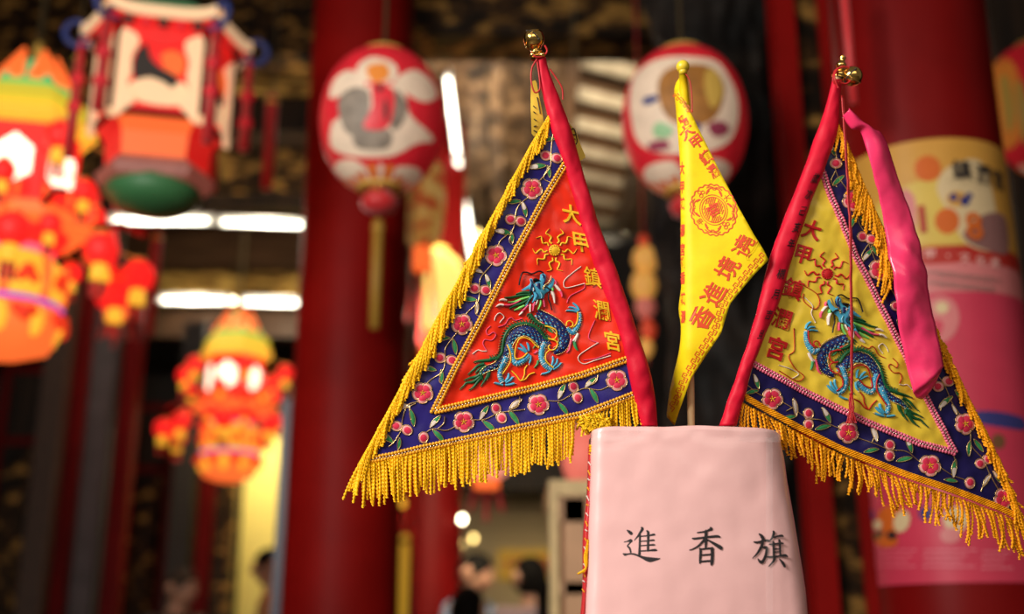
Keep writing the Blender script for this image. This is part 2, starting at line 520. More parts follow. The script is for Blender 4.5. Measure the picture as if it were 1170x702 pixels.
# ---- rear left: dark folding doors, a stone jamb, timber posts
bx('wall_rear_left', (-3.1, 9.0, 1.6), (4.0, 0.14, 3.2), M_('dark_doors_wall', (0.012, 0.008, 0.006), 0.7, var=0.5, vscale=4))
def lean_post(px0, py0, px1, py1, wpx, Y, m, name):
    a = at((px0 + px1) / 2, (py0 + py1) / 2, Y); w = mpp(580, Y) * wpx
    return bx(name, (a.x, Y, 1.75), (w, 0.12, 3.5), m)
lean_post(58, 450, 40, 702, 26, 7.0, M_('brown_post', (0.055, 0.028, 0.017), 0.6, var=0.3), 'trim_5')
lean_post(112, 450, 95, 702, 30, 7.4, grey_stone, 'trim_6')
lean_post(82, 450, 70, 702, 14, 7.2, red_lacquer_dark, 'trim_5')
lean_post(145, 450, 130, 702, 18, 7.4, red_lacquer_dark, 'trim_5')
lean_post(214, 500, 200, 702, 24, 8.4, M_('dull_grey_post', (0.022, 0.017, 0.016), 0.6, var=0.3), 'trim_6')
lean_post(242, 500, 228, 702, 16, 8.4, red_lacquer_dark, 'trim_5')
lean_post(262, 500, 255, 702, 20, 8.45, gilt, 'trim_5')
def door_leaf(px, Y, wpx, idx):
    a = at(px, 600, Y); w = mpp(600, Y) * wpx
    t = empty('door_%d' % idx, (a.x, Y, 0), None, None); tag(t, kind='structure')
    m = MB(); m.box((0, 0, 1.45), (w, 0.05, 2.9)); m.build('leaf', dark_wood, t, smooth=False, local=True)
    m = MB()
    for s in (-1, 1): m.box((s * (w / 2 - 0.03), -0.035, 1.45), (0.05, 0.03, 2.9))
    for z in (0.05, 0.9, 1.25, 2.4, 2.87): m.box((0, -0.035, z), (w - 0.1, 0.03, 0.05))
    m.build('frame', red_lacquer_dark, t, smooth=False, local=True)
    m = MB(); m.box((0, -0.04, 1.82), (w - 0.16, 0.03, 1.05)); m.build('carved_panel', gilt, t, smooth=False, local=True)
door_leaf(15, 7.3, 60, 1); door_leaf(165, 8.6, 60, 2)
# bright pale wall seen through the doorway beside the column
a = at(312, 560, 8.9); bx('wall_alcove', (a.x, 8.92, 1.35), (mpp(600, 8.9) * 66, 0.1, 2.7), M_('pale_yellow_wall', (0.80, 0.66, 0.20), 0.7, var=0.08))
# rear of the middle bay: cream wall
bx('wall_cream', (0.1, 10.6, 1.1), (2.6, 0.1, 2.62), plaster)
# thin grey blue edge along the column
bx('trim_7', (COL1[0] - COL1[2] - 0.05, 4.45, 1.05), (0.035, 0.04, 2.1), M_('blue_grey_edge', (0.05, 0.055, 0.10), 0.4))
# pale vertical conduit in front of the beams by the column
a = at(357, 300, 5.2); b = at(366, 180, 5.2)
bx('trim_8', (a.x, 5.2, 3.2), (0.045, 0.04, 2.6), M_('pale_conduit', (0.42, 0.32, 0.16), 0.5))
# =================================================================== LANTERNS AND LAMPS
lan_red = M_('lantern_red_cloth', (0.74, 0.018, 0.035), 0.45, var=0.12, vscale=20, emit=(0.8, 0.02, 0.03), estr=0.10)
lan_cream = M_('lantern_cream_paint', (0.85, 0.66, 0.50), 0.55, var=0.12, vscale=25, emit=(0.9, 0.65, 0.45), estr=0.10)
lan_grey = M_('lantern_grey_paint', (0.30, 0.24, 0.19), 0.6, var=0.35, vscale=30)
lan_black = M_('lantern_black_paint', (0.03, 0.02, 0.015), 0.6)
lan_orange = M_('lantern_orange_paint', (0.85, 0.27, 0.04), 0.5, emit=(0.9, 0.25, 0.03), estr=0.08)
lan_gold = M_('lantern_gold_paint', (0.70, 0.45, 0.09), 0.4)
lan_green = M_('lantern_green_paint', (0.10, 0.34, 0.15), 0.5)
lan_blue = M_('lantern_blue_paint', (0.03, 0.05, 0.22), 0.5)
red_silk = M_('red_silk', (0.55, 0.010, 0.014), 0.5, sheen=0.3)
brass = M_('brass', (0.86, 0.55, 0.16), 0.14, 1.0, bump=0.15, bscale=60)
wire_m = M_('dark_wire', (0.16, 0.12, 0.06), 0.4, 0.6)
glow_red = M_('lit_red_silk', (0.7, 0.015, 0.012), 0.5, emit=(1.0, 0.016, 0.014), estr=0.8, var=0.1)
glow_orange = M_('lit_orange_silk', (0.55, 0.10, 0.02), 0.5, emit=(1.0, 0.15, 0.028), estr=0.95)
glow_yellow = M_('lit_yellow_silk', (0.4, 0.25, 0.02), 0.5, emit=(1.0, 0.48, 0.035), estr=0.85)
glow_lime = M_('lit_lime_silk', (0.3, 0.28, 0.03), 0.5, emit=(0.80, 0.62, 0.04), estr=0.62)
glow_white = M_('lit_white_panel', (0.9, 0.8, 0.65), 0.5, emit=(1.0, 0.82, 0.6), estr=1.9)
glow_pink = M_('lit_pink_silk', (0.8, 0.1, 0.15), 0.5, emit=(1.0, 0.10, 0.20), estr=0.9)
glow_paint = M_('lit_red_paint', (0.5, 0.02, 0.01), 0.5, emit=(0.75, 0.04, 0.01), estr=0.75)
rib_violet = M_('violet_band', (0.20, 0.05, 0.5), 0.5, emit=(0.3, 0.08, 0.7), estr=0.6)
tube_glow = M_('fluorescent_glow', (1, 1, 1), 0.3, emit=(1.0, 0.93, 0.76), estr=4.6)
bulb_glow = M_('bulb_glow', (1, 1, 1), 0.3, emit=(1.0, 0.86, 0.55), estr=14.0)
warm_glow = M_('warm_bulb_glow', (1, 0.8, 0.4), 0.3, emit=(1.0, 0.70, 0.22), estr=5.0)
white_metal = M_('white_enamel', (0.7, 0.68, 0.62), 0.4)

def sphere_map(R, H, fwd):
    f = Vector(fwd).normalized(); r = Vector((0, 0, 1)).cross(f); r.normalize(); r = -r if r.x < 0 else r
    u_ = f.cross(r); u_ = -u_ if u_.z < 0 else u_
    sa = math.sin(PI / 2 * 0.80)
    def M(u, v, h=0.0):
        q = 1 - u * u - v * v
        n = r * u + u_ * v + f * math.sqrt(max(q, 0.0))
        if q < 0: n.normalize()
        k = 1 + h
        ho = math.hypot(n.x, n.y) or 1e-6
        rr = R * math.cos(math.asin(max(-1, min(1, n.z)) * sa)) ** 0.85
        return Vector((n.x / ho * rr * k, n.y / ho * rr * k, n.z * H * k))
    return M

def round_lantern(px, py, Y, wpx, hpx, label, paint, group='round painted temple lanterns'):
    c = at(px, py, Y); s = mpp(py, Y); R = s * wpx / 2; H = s * hpx / 2
    t = empty('round_lantern', c, label, 'lantern', group)
    mb = MB(); n = 30
    prof = []
    for i in range(n + 1):
        a = -PI / 2 * 0.80 + PI * 0.80 * i / n
        prof.append((R * math.cos(a) ** 0.85, H * math.sin(a) / math.sin(PI / 2 * 0.80)))
    mb.lathe(prof, 96, rib=0.006, nrib=28)
    mb.build('shade', lan_red, t, local=True)
    for zs in (-1, 1):
        mb = MB(); mb.lathe([(R * 0.36, zs * H * 0.985), (R * 0.37, zs * H * 1.0), (R * 0.37, zs * H * 1.04), (R * 0.30, zs * H * 1.05)], 32)
        mb.build('rim', lan_gold, t, local=True)
    # petal fan round the mouth
    mb = MB()
    for k in range(26):
        q0 = 2 * PI * k / 26
        rows = []
        for i in range(6):
            a = -PI / 2 * 0.79 + PI / 2 * 0.17 * i / 5
            rr = R * math.cos(a) ** 0.85 * 1.012; z = H * math.sin(a) / math.sin(PI / 2 * 0.80) * 1.004
            w = 2 * PI / 26 * (0.36 if i < 5 else 0.14)
            rows.append([(rr * math.cos(q0 + d * w), rr * math.sin(q0 + d * w), z) for d in (-1, 0, 1)])
        mb.grid(rows, k % 2)
    mb.build('petal_fan', [lan_cream, lan_orange], t, local=True)
    # red tassel below, wire above
    mb = MB(); mb.lathe([(R * 0.05, -H * 1.02), (R * 0.20, -H * 1.10), (R * 0.30, -H * 1.2), (R * 0.26, -H * 1.32), (R * 0.12, -H * 1.38), (R * 0.03, -H * 1.40)], 20, rib=0.05, nrib=10)
    mb.build('tassel', red_silk, t, local=True)
    mb = MB(); mb.ball((0, -R * 0.12, -H * 1.05), R * 0.07, seg=12, rings=8); mb.ball((-R * 0.13, -R * 0.1, -H * 1.05), R * 0.05, seg=12, rings=8)
    mb.build('brass_bead', brass, t, local=True)
    mb = MB(); top = 4.9 - c.z
    mb.tube([(0, 0, H * 1.02), (0, 0, top)], 0.006, 6); mb.build('hanging_wire', wire_m, t, local=True)
    M = sphere_map(R, H, (CAM - c))
    W, Hh = wpx / 2.0, hpx / 2.0
    for nm, mat_, h, polys in paint:
        for poly in polys:
            mb = MB()
            mb.sheet(cr([((x - px) / W * 0.92, (py - y) / Hh * 0.92) for x, y in poly], 4, True), M, step=0.07, h=h, bstep=0.05)
            mb.build(nm, mat_, t, local=True)
    return t
Z3 = lambda x, y: (340 + x / 2.807, y / 2.807)
P3 = lambda *pts: [Z3(x, y) for x, y in pts]
L1 = round_lantern(437, 138, 2.95, 142, 164, 'round red lantern painted with a grey robed figure, hanging before the red column', [
    ('painted_cloud', lan_cream, 0.010, [P3((185, 205), (230, 172), (290, 180), (315, 205), (300, 245), (200, 248)),
        P3((305, 250), (330, 220), (375, 205), (430, 240), (452, 290), (405, 308), (350, 282)),
        P3((95, 315), (105, 260), (150, 220), (205, 232), (205, 285), (140, 300)),
        P3((108, 400), (115, 480), (200, 508), (300, 500), (380, 450), (440, 442), (425, 410), (360, 350), (330, 260), (200, 270), (135, 370)),
        P3((135, 560), (150, 525), (200, 520), (230, 555), (190, 590)), P3((310, 560), (330, 535), (380, 540), (385, 575), (340, 600))]),
    ('painted_robe', lan_grey, 0.016, [P3((125, 330), (150, 285), (195, 270), (228, 290), (225, 380), (190, 430), (150, 410)), P3((305, 275), (335, 290), (352, 330), (330, 390), (300, 400)),
        P3((180, 410), (240, 400), (300, 410), (290, 470), (200, 475))]),
    ('painted_apron', lan_red, 0.022, [P3((235, 255), (300, 268), (308, 330), (285, 400), (212, 402), (238, 330))]),
    ('painted_head', lan_orange, 0.022, [P3((215, 215), (235, 195), (280, 195), (285, 235), (240, 252))]),
    ('painted_face', lan_black, 0.028, [P3((250, 260), (270, 262), (268, 280), (252, 278)), P3((280, 300), (290, 340), (285, 380), (275, 340))]),
])
Z5 = lambda x, y: (690 + x / 3.19, 30 + y / 3.19)
P5 = lambda *pts: [Z5(x, y) for x, y in pts]
L2 = round_lantern(782, 139, 2.95, 142, 170, 'round red lantern painted with a bearded cream figure, hanging behind the yellow flag', [
    ('painted_ground', lan_cream, 0.010, [P5((90, 240), (110, 160), (170, 110), (240, 90), (330, 95), (420, 120), (470, 190), (495, 260), (490, 350), (440, 430), (330, 460), (200, 450), (120, 400), (95, 320)),
        P5((150, 520), (190, 490), (260, 490), (260, 560), (170, 570)), P5((330, 490), (400, 490), (440, 530), (400, 580), (330, 560))]),
    ('painted_robe', M_('lantern_brown_paint', (0.42, 0.17, 0.03), 0.6, var=0.3), 0.016, [P5((200, 200), (230, 140), (300, 120), (380, 130), (430, 170), (445, 240), (400, 330), (300, 350), (225, 300))]),
    ('painted_sash', lan_gold, 0.022, [P5((380, 150), (420, 160), (440, 230), (400, 290), (375, 230))]),
    ('painted_sleeve', lan_blue, 0.022, [P5((145, 235), (195, 225), (200, 245), (150, 260)), P5((320, 340), (350, 345), (345, 370), (325, 365))]),
    ('painted_leaf', M_('lantern_light_green', (0.33, 0.60, 0.30), 0.5), 0.024, [P5((180, 345), (205, 325), (255, 355), (230, 390), (185, 380))]),
    ('painted_plum_shape', M_('lantern_plum_paint', (0.35, 0.05, 0.10), 0.5), 0.020, [P5((375, 350), (430, 340), (455, 380), (400, 400)), P5((160, 410), (220, 395), (240, 430), (180, 440))]),
])
# the lantern at the right edge of the picture, behind the pillar
ZR = lambda x, y: (1080 + x / 1.526, y / 1.526)
round_lantern(1192, 128, 3.6, 132, 160, 'red and gold lantern partly hidden behind the big pillar', [
    ('painted_robe', lan_orange, 0.012, [[(1140, 60), (1165, 55), (1172, 90), (1165, 150), (1145, 160), (1138, 110)]]),
    ('painted_sash', lan_gold, 0.018, [[(1150, 80), (1160, 75), (1163, 120), (1152, 140)], [(1166, 90), (1175, 85), (1180, 150), (1168, 155)]]),
])

# ---- six sided palace lantern, upper left
def palace_lantern(px, py, Y):
    c = at(px, py, Y); s = mpp(py, Y)
    t = empty('palace_lantern', c, 'six sided palace lantern with cream eaves, painted horse panel and long red tassels', 'lantern', rz=math.radians(13))
    HEX = [(-44, -56), (44, -56), (72, 0), (44, 56), (-44, 56), (-72, 0)]
    def part(name, mats, fn, smooth=False, par=None):
        mb = MB(); fn(mb); return mb.build(name, mats, par or t, smooth=smooth, local=True)
    cream = M_('palace_cream', (0.80, 0.55, 0.32), 0.5, emit=(1.0, 0.62, 0.34), estr=0.42)
    p_red = M_('palace_red', (0.6, 0.012, 0.012), 0.5, emit=(1.0, 0.02, 0.015), estr=0.42)
    p_orange = M_('palace_orange', (0.6, 0.12, 0.02), 0.5, emit=(1.0, 0.12, 0.02), estr=0.6)
    def ring(k, z, up=0.0): return [Vector((x * k * s, y * k * s, (z + up) * s)) for x, y in HEX]
    part('roof', lan_green, lambda mb: (mb.grid([ring(0.5, 112), ring(0.85, 94), ring(1.28, 69)], closed_u=True), mb.add(ring(0.5, 112), [(0, 1, 2, 3, 4, 5)])))
    part('soffit', p_red, lambda mb: mb.grid([ring(0.92, 57), ring(1.26, 67)], closed_u=True))
    part('sill', red_lacquer_dark, lambda mb: (mb.grid([ring(0.9, -40), ring(1.02, -42), ring(1.02, -47), ring(0.9, -49)], closed_u=True)))
    part('skirt', M_('palace_purple_brown', (0.25, 0.10, 0.08), 0.5, var=0.3, vscale=30, emit=(0.5, 0.12, 0.08), estr=0.25), lambda mb: mb.grid([ring(0.74, -88), ring(0.90, -100), ring(0.84, -112), ring(0.6, -116)], closed_u=True))
    part('base', M_('palace_green', (0.05, 0.20, 0.07), 0.5), lambda mb: mb.lathe([(46 * s, -106 * s), (54 * s, -120 * s), (38 * s, -136 * s), (6 * s, -142 * s)], 16), True)
    part('hanging_rod', wire_m, lambda mb: mb.tube([(0, 0, 115 * s), (0, 0, 5.3 - c.z)], 0.008, 6), True)
    for k in range(6):
        A = Vector((*HEX[k], 0)) * s; B = Vector((*HEX[(k + 1) % 6], 0)) * s; mid = (A + B) / 2; e = (B - A) / 2; hw = e.length; e.normalize(); n = Vector((e.y, -e.x, 0))
        F = lambda x, o, z, kk=1.0: mid * kk + e * x * s * kk + n * o * s + Vector((0, 0, z * s))
        w = hw / s
        def eave(mb):
            m_ = 10; rows = []
            for i in range(m_ + 1):
                u = -1 + 2 * i / m_; x = u * w; up = abs(u) ** 4 * 9
                rows.append([F(x, o, 68 + up + d, 1.28) for o, d in ((0, -6), (0, 7), (4, 7), (4, -6))])
            mb.grid(rows, closed_u=True)
        part('eave_board', cream, eave)
        for i in range(5 if w > 40 else 3):
            q = 5 if w > 40 else 3; x = (-1 + 2 * (i + 0.5) / q) * w * 0.9
            part('fretwork', lan_red if i % 2 else lan_black, lambda mb: mb.box(F(x, 1, 59, 1.16), (11 * s, 5 * s, 8 * s), rz=math.atan2(e.y, e.x)))
        part('panel', p_red, lambda mb: mb.grid([[F(x * w, -1, z) for x in (-1, 1)] for z in (58, -42)]))
        part('swag', p_red, lambda mb: mb.extrude(cr([(-w * .9, 57), (w * .9, 57), (w * .75, 44), (w * .3, 36), (0, 33), (-w * .3, 36), (-w * .75, 44)], 3, True), lambda x, z, sd: F(x, 4 if sd == 0 else 1, z)))
        for sx in (-1, 1):
            part('carved_arch', cream, lambda mb: mb.extrude(cr([(sx * x * w / 44, z) for x, z in ((44, 44), (34, 48), (24, 38), (30, 18), (29, -2), (32, -16), (22, -32), (30, -42), (43, -54), (45, -20))], 4, True), lambda x, z, sd: F(x, 6 if sd == 0 else 0, z)))
        kx = w / 44
        for nm, mt, o_, pts in (('painted_ground', cream, 2, ((-30, -14), (-26, -30), (0, -36), (26, -32), (30, -10), (10, -6), (-10, -4))), ('painted_horse', lan_black, 4.5, ((-24, 26), (-16, 34), (-11, 18), (0, 8), (12, 2), (20, -4), (14, -14), (4, -8), (-12, -4), (-24, -8), (-28, 8))), ('painted_rider', p_orange, 3.5, ((0, 22), (12, 30), (25, 22), (24, 4), (10, 0)))):
            part(nm, mt, lambda mb: mb.extrude(cr([(x * kx, z) for x, z in pts], 4, True), lambda x, z, sd: F(x, o_ if sd == 0 else 0, z)))
        part('slanted_panel', p_orange if w > 40 else p_red, lambda mb: mb.grid([[F(x * w, 0, z, kk) for x in (-1, 1)] for kk, z in ((0.96, -47), (0.80, -62), (0.76, -92))]))
        P = Vector((*HEX[k], 0)) * s
        part('corner_pole', red_lacquer_dark, lambda mb: mb.tube([P * 1.06 + Vector((0, 0, 65 * s)), P * 1.06 + Vector((0, 0, -44 * s))], 3.6 * s, 8), True)
        d = P.normalized()
        part('eave_curl', lan_blue, lambda mb: mb.tube([P * 1.36 + d * (15 * s * math.cos(q) * (1 - q / 9)) + Vector((0, 0, (72 + 15 * math.sin(q) * (1 - q / 9)) * s)) for q in [i * 0.3 - 2.4 for i in range(24)]], 3.8 * s, 6), True)
        tz = part('tassel', red_silk, lambda mb: mb.lathe([(2 * s, 66 * s), (4 * s, 52 * s), (5 * s, 0), (6 * s, (-56 - 26 * (k % 2)) * s)], 12, P * 1.30, rib=0.1, nrib=6), True)
        for z in (-22, 12): part('pompon', lan_red, lambda mb: mb.ball(P * 1.30 + Vector((0, 0, z * s)), 8.5 * s, 0, 14, 10), True, tz)
    return t
palace_lantern(186, 112, 3.3)

# ---- tiered chandelier lantern: one built, one copied
def chandelier():
    t = empty('tiered_lantern', (0, 0, 0), 'x', 'lantern')
    s = 0.0056
    def part(name, mats, fn, smooth=True, par=None):
        mb = MB(); fn(mb); return mb.build(name, mats, par or t, smooth=smooth, local=True)
    def hexr(r, z, n=6, rot=PI / 6, c=(0, 0)): return [(c[0] + r * math.cos(rot + 2 * PI * k / n), c[1] + r * math.sin(rot + 2 * PI * k / n), z) for k in range(n)]
    def frus(mb, prof, n=6, m=0):
        mb.grid([hexr(r * s, z * s, n) for r, z in prof], m, closed_u=True)
        b = len(mb.v); mb.add(hexr(prof[-1][0] * s, prof[-1][1] * s, n), [tuple(range(n))], m); mb.add(hexr(prof[0][0] * s, prof[0][1] * s, n), [tuple(reversed(range(n)))], m)
    # z in units from the centre (far picture pixels)
    part('finial', lan_gold, lambda mb: mb.lathe([(2 * s, 116 * s), (4 * s, 109 * s), (2 * s, 103 * s), (7 * s, 95 * s)], 12))
    for k in range(6):
        a = PI / 6 + 2 * PI * k / 6
        def pen(mb):
            e = Vector((-math.sin(a), math.cos(a), 0)); o = Vector((math.cos(a), math.sin(a), 0))
            pts = [o * 26 * s - e * 13 * s + Vector((0, 0, 77 * s)), o * 26 * s + e * 13 * s + Vector((0, 0, 77 * s)), o * 12 * s + Vector((0, 0, 106 * s))]
            mb.add([q + o * 1.5 * s for q in pts] + [q - o * 1.5 * s for q in pts], [(0, 1, 2), (5, 4, 3), (0, 3, 4, 1), (1, 4, 5, 2), (2, 5, 3, 0)])
        part('pennant', glow_orange, pen, False)
    part('crown', M_('lit_green_silk', (0.05, 0.5, 0.2), 0.5, emit=(0.04, 0.45, 0.16), estr=0.6), lambda mb: frus(mb, [(8, 100), (28, 80), (30, 76), (22, 74)]), False)
    part('roof', glow_lime, lambda mb: frus(mb, [(24, 76), (38, 69), (41, 61), (34, 58)]), False)
    mb = MB(); frus(mb, [(34, 46), (34, -12)]); part_ = mb.build('body', [glow_red], t, smooth=False, local=True)
    mb = MB(); frus(mb, [(34, 59), (42, 55), (44, 47), (34, 45)]); mb.build('eaves', glow_yellow, t, smooth=False, local=True)
    for k in range(6):
        a = 2 * PI * k / 6
        def win(mb):
            o = Vector((math.cos(a), math.sin(a), 0)); e = Vector((-math.sin(a), math.cos(a), 0))
            d = 34 * s * math.cos(PI / 6)
            hx = [(-11, 8), (0, 17), (11, 8), (11, -9), (0, -16), (-11, -9)]
            mb.extrude(hx, lambda x, z, sd: o * (d + (1.8 * s if sd == 0 else 0.2 * s)) + e * x * s + Vector((0, 0, (z + 19) * s)))
        part('window_panel', glow_white, win, False)
    part('railing', glow_orange, lambda mb: (frus(mb, [(36, -10), (48, -12), (48, -20), (34, -22)]), [mb.tube([Vector(p) * 1.0 + Vector((0, 0, -12 * s)), Vector(p) + Vector((0, 0, -2 * s))], 1.2 * s, 6) for p in hexr(47 * s, 0, 18)]), False)
    part('neck', glow_red, lambda mb: mb.lathe([(34 * s, -20 * s), (30 * s, -28 * s), (24 * s, -34 * s)], 24))
    part('collar', glow_pink, lambda mb: mb.lathe([(22 * s, -30 * s), (25 * s, -33 * s), (25 * s, -38 * s), (22 * s, -40 * s)], 24))
    part('drum', glow_yellow, lambda mb: mb.lathe([(24 * s, -37 * s), (31 * s, -44 * s), (33 * s, -52 * s), (34 * s, -62 * s), (31 * s, -70 * s)], 36))
    for k in range(8):
        a = 2 * PI * k / 8; o = Vector((math.cos(a), math.sin(a), 0)); e = Vector((-math.sin(a), math.cos(a), 0))
        for grp in (((0, -54, 5), (-4, -58, 3.4), (4, -58, 3.4)), ((0, -81, 5), (5, -79, 3.4), (-5, -79, 3.4))):
            part('painted_motif', glow_paint, lambda mb: [mb.ball(o * (33.5 if z > -70 else 36) * s + e * x * s + Vector((0, 0, z * s)), r * s, 0, 8, 6) for x, z, r in grp])
    pass
    for k in range(8):
        a = 2 * PI * k / 8 + PI / 8
        part('drum_side', glow_orange, lambda mb: mb.lathe([(3 * s, -42 * s), (4 * s, -56 * s), (3 * s, -69 * s)], 10, (32 * s * math.cos(a), 32 * s * math.sin(a), 0)))
    for z in (-40, -69):
        part('violet_band', rib_violet, lambda mb: mb.lathe([(26 * s if z > -50 else 33 * s, z * s), (27.5 * s if z > -50 else 34.5 * s, (z - 1.5) * s), (26 * s if z > -50 else 33 * s, (z - 3) * s)], 36))
    part('skirt', glow_orange, lambda mb: mb.lathe([(31 * s, -70 * s), (34 * s, -78 * s), (33 * s, -88 * s), (28 * s, -98 * s), (14 * s, -103 * s), (2 * s, -104 * s)], 36, rib=0.03, nrib=9))
    for k in range(9):
        a = 2 * PI * k / 9 + 0.1
        part('skirt_petal', glow_yellow, lambda mb: mb.ball((30 * s * math.cos(a), 30 * s * math.sin(a), -83 * s), 8.5 * s, 0, 10, 8, (0.75, 0.75, 1.25)))
    def small(cx, cy, z, r):
        o = part('red_lantern', glow_red, lambda mb: mb.lathe([(r * 0.4, z + r * 0.95), (r * 0.85, z + r * 0.6), (r, z), (r * 0.85, z - r * 0.6), (r * 0.4, z - r * 0.95)], 14, (cx, cy, 0)))
        part('cap', lan_gold, lambda mb: (mb.lathe([(r * 0.42, z + r * 0.9), (r * 0.42, z + r * 1.15), (r * 0.1, z + r * 1.2)], 10, (cx, cy, 0)), mb.tube([(cx, cy, z + r), (cx * 0.6, cy * 0.6, z + r * 2.0)], 0.004, 5)), par=o)
        part('fringe_band', glow_yellow, lambda mb: mb.lathe([(r * 0.42, z - r * 0.9), (r * 0.5, z - r * 1.3), (r * 0.5, z - r * 1.9)], 12, (cx, cy, 0)), par=o)
        part('tassel', red_silk, lambda mb: [mb.tube([(cx + d * r * 0.3, cy, z - r * 1.7), (cx + d * r * 0.34, cy, z - r * 2.9)], r * 0.13, 5) for d in (-1, 0, 1)], par=o)
    for k in range(6):
        a = PI / 6 + 2 * PI * k / 6
        small(62 * s * math.cos(a), 62 * s * math.sin(a), 26 * s, 9.5 * s)
        small(50 * s * math.cos(a + PI / 6), 50 * s * math.sin(a + PI / 6), 2 * s, 7.5 * s)
        part('bracket_arm', red_lacquer, lambda mb: mb.tube([(44 * s * math.cos(a), 44 * s * math.sin(a), -14 * s), (64 * s * math.cos(a), 64 * s * math.sin(a), -10 * s), (80 * s * math.cos(a), 80 * s * math.sin(a), -16 * s)], 2.5 * s, 6))
    for k in range(9):
        a = 2 * PI * k / 9 + 0.2
        small(78 * s * math.cos(a), 78 * s * math.sin(a), -44 * s, 10.5 * s)
        small(58 * s * math.cos(a + 0.35), 58 * s * math.sin(a + 0.35), -30 * s, 7 * s)
    part('hanging_chain', wire_m, lambda mb: mb.tube([(0, 0, 100 * s), (0, 0, 330 * s)], 2.0 * s, 6))
    return t
ch = chandelier()
c = at(267, 452, 7.0)
ch.location = c; ch.rotation_euler = (0, 0, math.radians(30 - 4)); ch.scale = (0.93, 0.93, 0.93)
ch['label'] = 'tiered red lantern with white window glowing under the ceiling tubes, farther of two'
ch['group'] = 'tiered lanterns'
c2 = copy_tree(ch)
c = at(22, 232, 3.75)
c2.location = c; c2.rotation_euler = (0, 0, math.radians(30 + 12)); c2.scale = (0.97, 0.97, 0.97)
c2['label'] = 'big tiered lantern with lime eaves and glowing orange drum, beside the palace lantern'

# ---- single little lanterns hanging near the big ones
def hung_lantern(name, px, py, Y, wpx, hpx, skin, label, group=None, cat='lantern', top=None):
    c = at(px, py, Y); s = mpp(py, Y); R = wpx / 2 * s; H = hpx / 2 * s
    t = empty(name, c, label, cat, group)
    mb = MB(); mb.lathe([(R * 0.45, H), (R * 0.8, H * 0.78), (R, H * 0.3), (R, -H * 0.3), (R * 0.8, -H * 0.78), (R * 0.45, -H)], 24, rib=0.02, nrib=12)
    mb.build('shade', skin, t, local=True)
    mb = MB(); mb.lathe([(R * 0.47, H * 0.97), (R * 0.47, H * 1.12), (R * 0.1, H * 1.14)], 20); mb.build('top_cap', lan_gold, t, local=True)
    mb = MB(); mb.lathe([(R * 0.47, -H * 0.97), (R * 0.52, -H * 1.2), (R * 0.5, -H * 1.45)], 20); mb.build('fringe_band', glow_orange, t, local=True)
    for d in (-0.7, 0, 0.7):
        mb = MB(); mb.tube([(d * R * 0.6, 0, -H * 1.4), (d * R * 0.9, 0, -H * (2.5 if d else 3.0))], R * 0.10, 6); mb.build('tassel', red_silk, t, local=True)
    mb = MB(); mb.tube([(0, 0, H * 1.1), (0, 0, (top or 4.7) - c.z)], 0.004, 5); mb.build('hanging_cord', wire_m, t, local=True)
    return t
hung_lantern('small_lantern', 110, 272, 4.9, 44, 42, glow_red, 'small red lantern hanging just under the palace lantern', 'small red lanterns')
hung_lantern('small_lantern', 136, 334, 5.1, 54, 44, glow_red, 'small red lantern with red tassels, lower right of the big tiered lantern', 'small red lanterns')
hung_lantern('yellow_lantern', 494, 335, 6.5, 76, 96, M_('lit_gold_silk', (0.8, 0.55, 0.15), 0.5, emit=(1.0, 0.60, 0.14), estr=1.25, var=0.2), 'glowing yellow lantern behind the slanting edge of the red flag')
hung_lantern('patterned_lantern', 484, 232, 5.4, 48, 112, ramp_mat('lantern_gold_red_pattern', [(0.55, 0.05, 0.02), (0.75, 0.40, 0.08), (0.8, 0.55, 0.2)], [0.4, 0.5, 0.7], 14, 0.5, estr=0.25), 'gold and red patterned lantern half hidden behind the first round lantern')
hung_lantern('pink_lantern', 556, 524, 5.0, 58, 48, M_('pink_cream_silk', (0.8, 0.35, 0.25), 0.5, emit=(1.0, 0.34, 0.22), estr=0.7, var=0.3, vscale=12), 'cream and pink lantern glowing behind the hanging fringe of the red flag', 'pink lanterns low in the hall')
hung_lantern('pink_lantern', 664, 520, 4.6, 44, 66, M_('pink_red_silk', (0.8, 0.2, 0.15), 0.5, emit=(1.0, 0.20, 0.14), estr=0.5, var=0.3, vscale=12), 'pink and red lantern just left of the pink box', 'pink lanterns low in the hall')

# ---- strand ornament between the flags
def strand(px, pys, Y):
    c = at(px, pys[0][0], Y); t = empty('hanging_ornament', c, 'strand of orange and red cloth pouches hanging between the red and yellow flags', 'ornament')
    s = mpp(330, Y)
    for k, (py, w, h, mt) in enumerate(pys):
        z = at(px, py, Y).z - c.z
        mb = MB(); mb.lathe([(w * s * 0.12, z + h * s * 0.5), (w * s * 0.42, z + h * s * 0.3), (w * s * 0.5, z), (w * s * 0.36, z - h * s * 0.3), (w * s * 0.14, z - h * s * 0.5)], 18, (math.sin(k * 2.0) * 2 * s, 0, 0), rib=0.06, nrib=5)
        mb.build('pouch', mt, t, local=True)
    mb = MB(); mb.tube([(0, 0, 4.7 - c.z), (0, 0, at(px, pys[-1][0] + 20, Y).z - c.z)], 0.004, 5); mb.build('cord', red_silk, t, local=True)
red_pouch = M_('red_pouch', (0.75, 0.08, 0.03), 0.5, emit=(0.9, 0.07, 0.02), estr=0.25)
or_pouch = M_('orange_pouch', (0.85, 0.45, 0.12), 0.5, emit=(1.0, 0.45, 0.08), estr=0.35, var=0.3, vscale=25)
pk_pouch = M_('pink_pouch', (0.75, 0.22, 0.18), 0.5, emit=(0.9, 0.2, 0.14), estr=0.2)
strand(735, [(276, 12, 18, red_pouch), (297, 32, 34, or_pouch), (327, 30, 40, or_pouch), (352, 24, 28, pk_pouch), (378, 18, 26, red_pouch), (398, 16, 24, or_pouch)], 4.3)

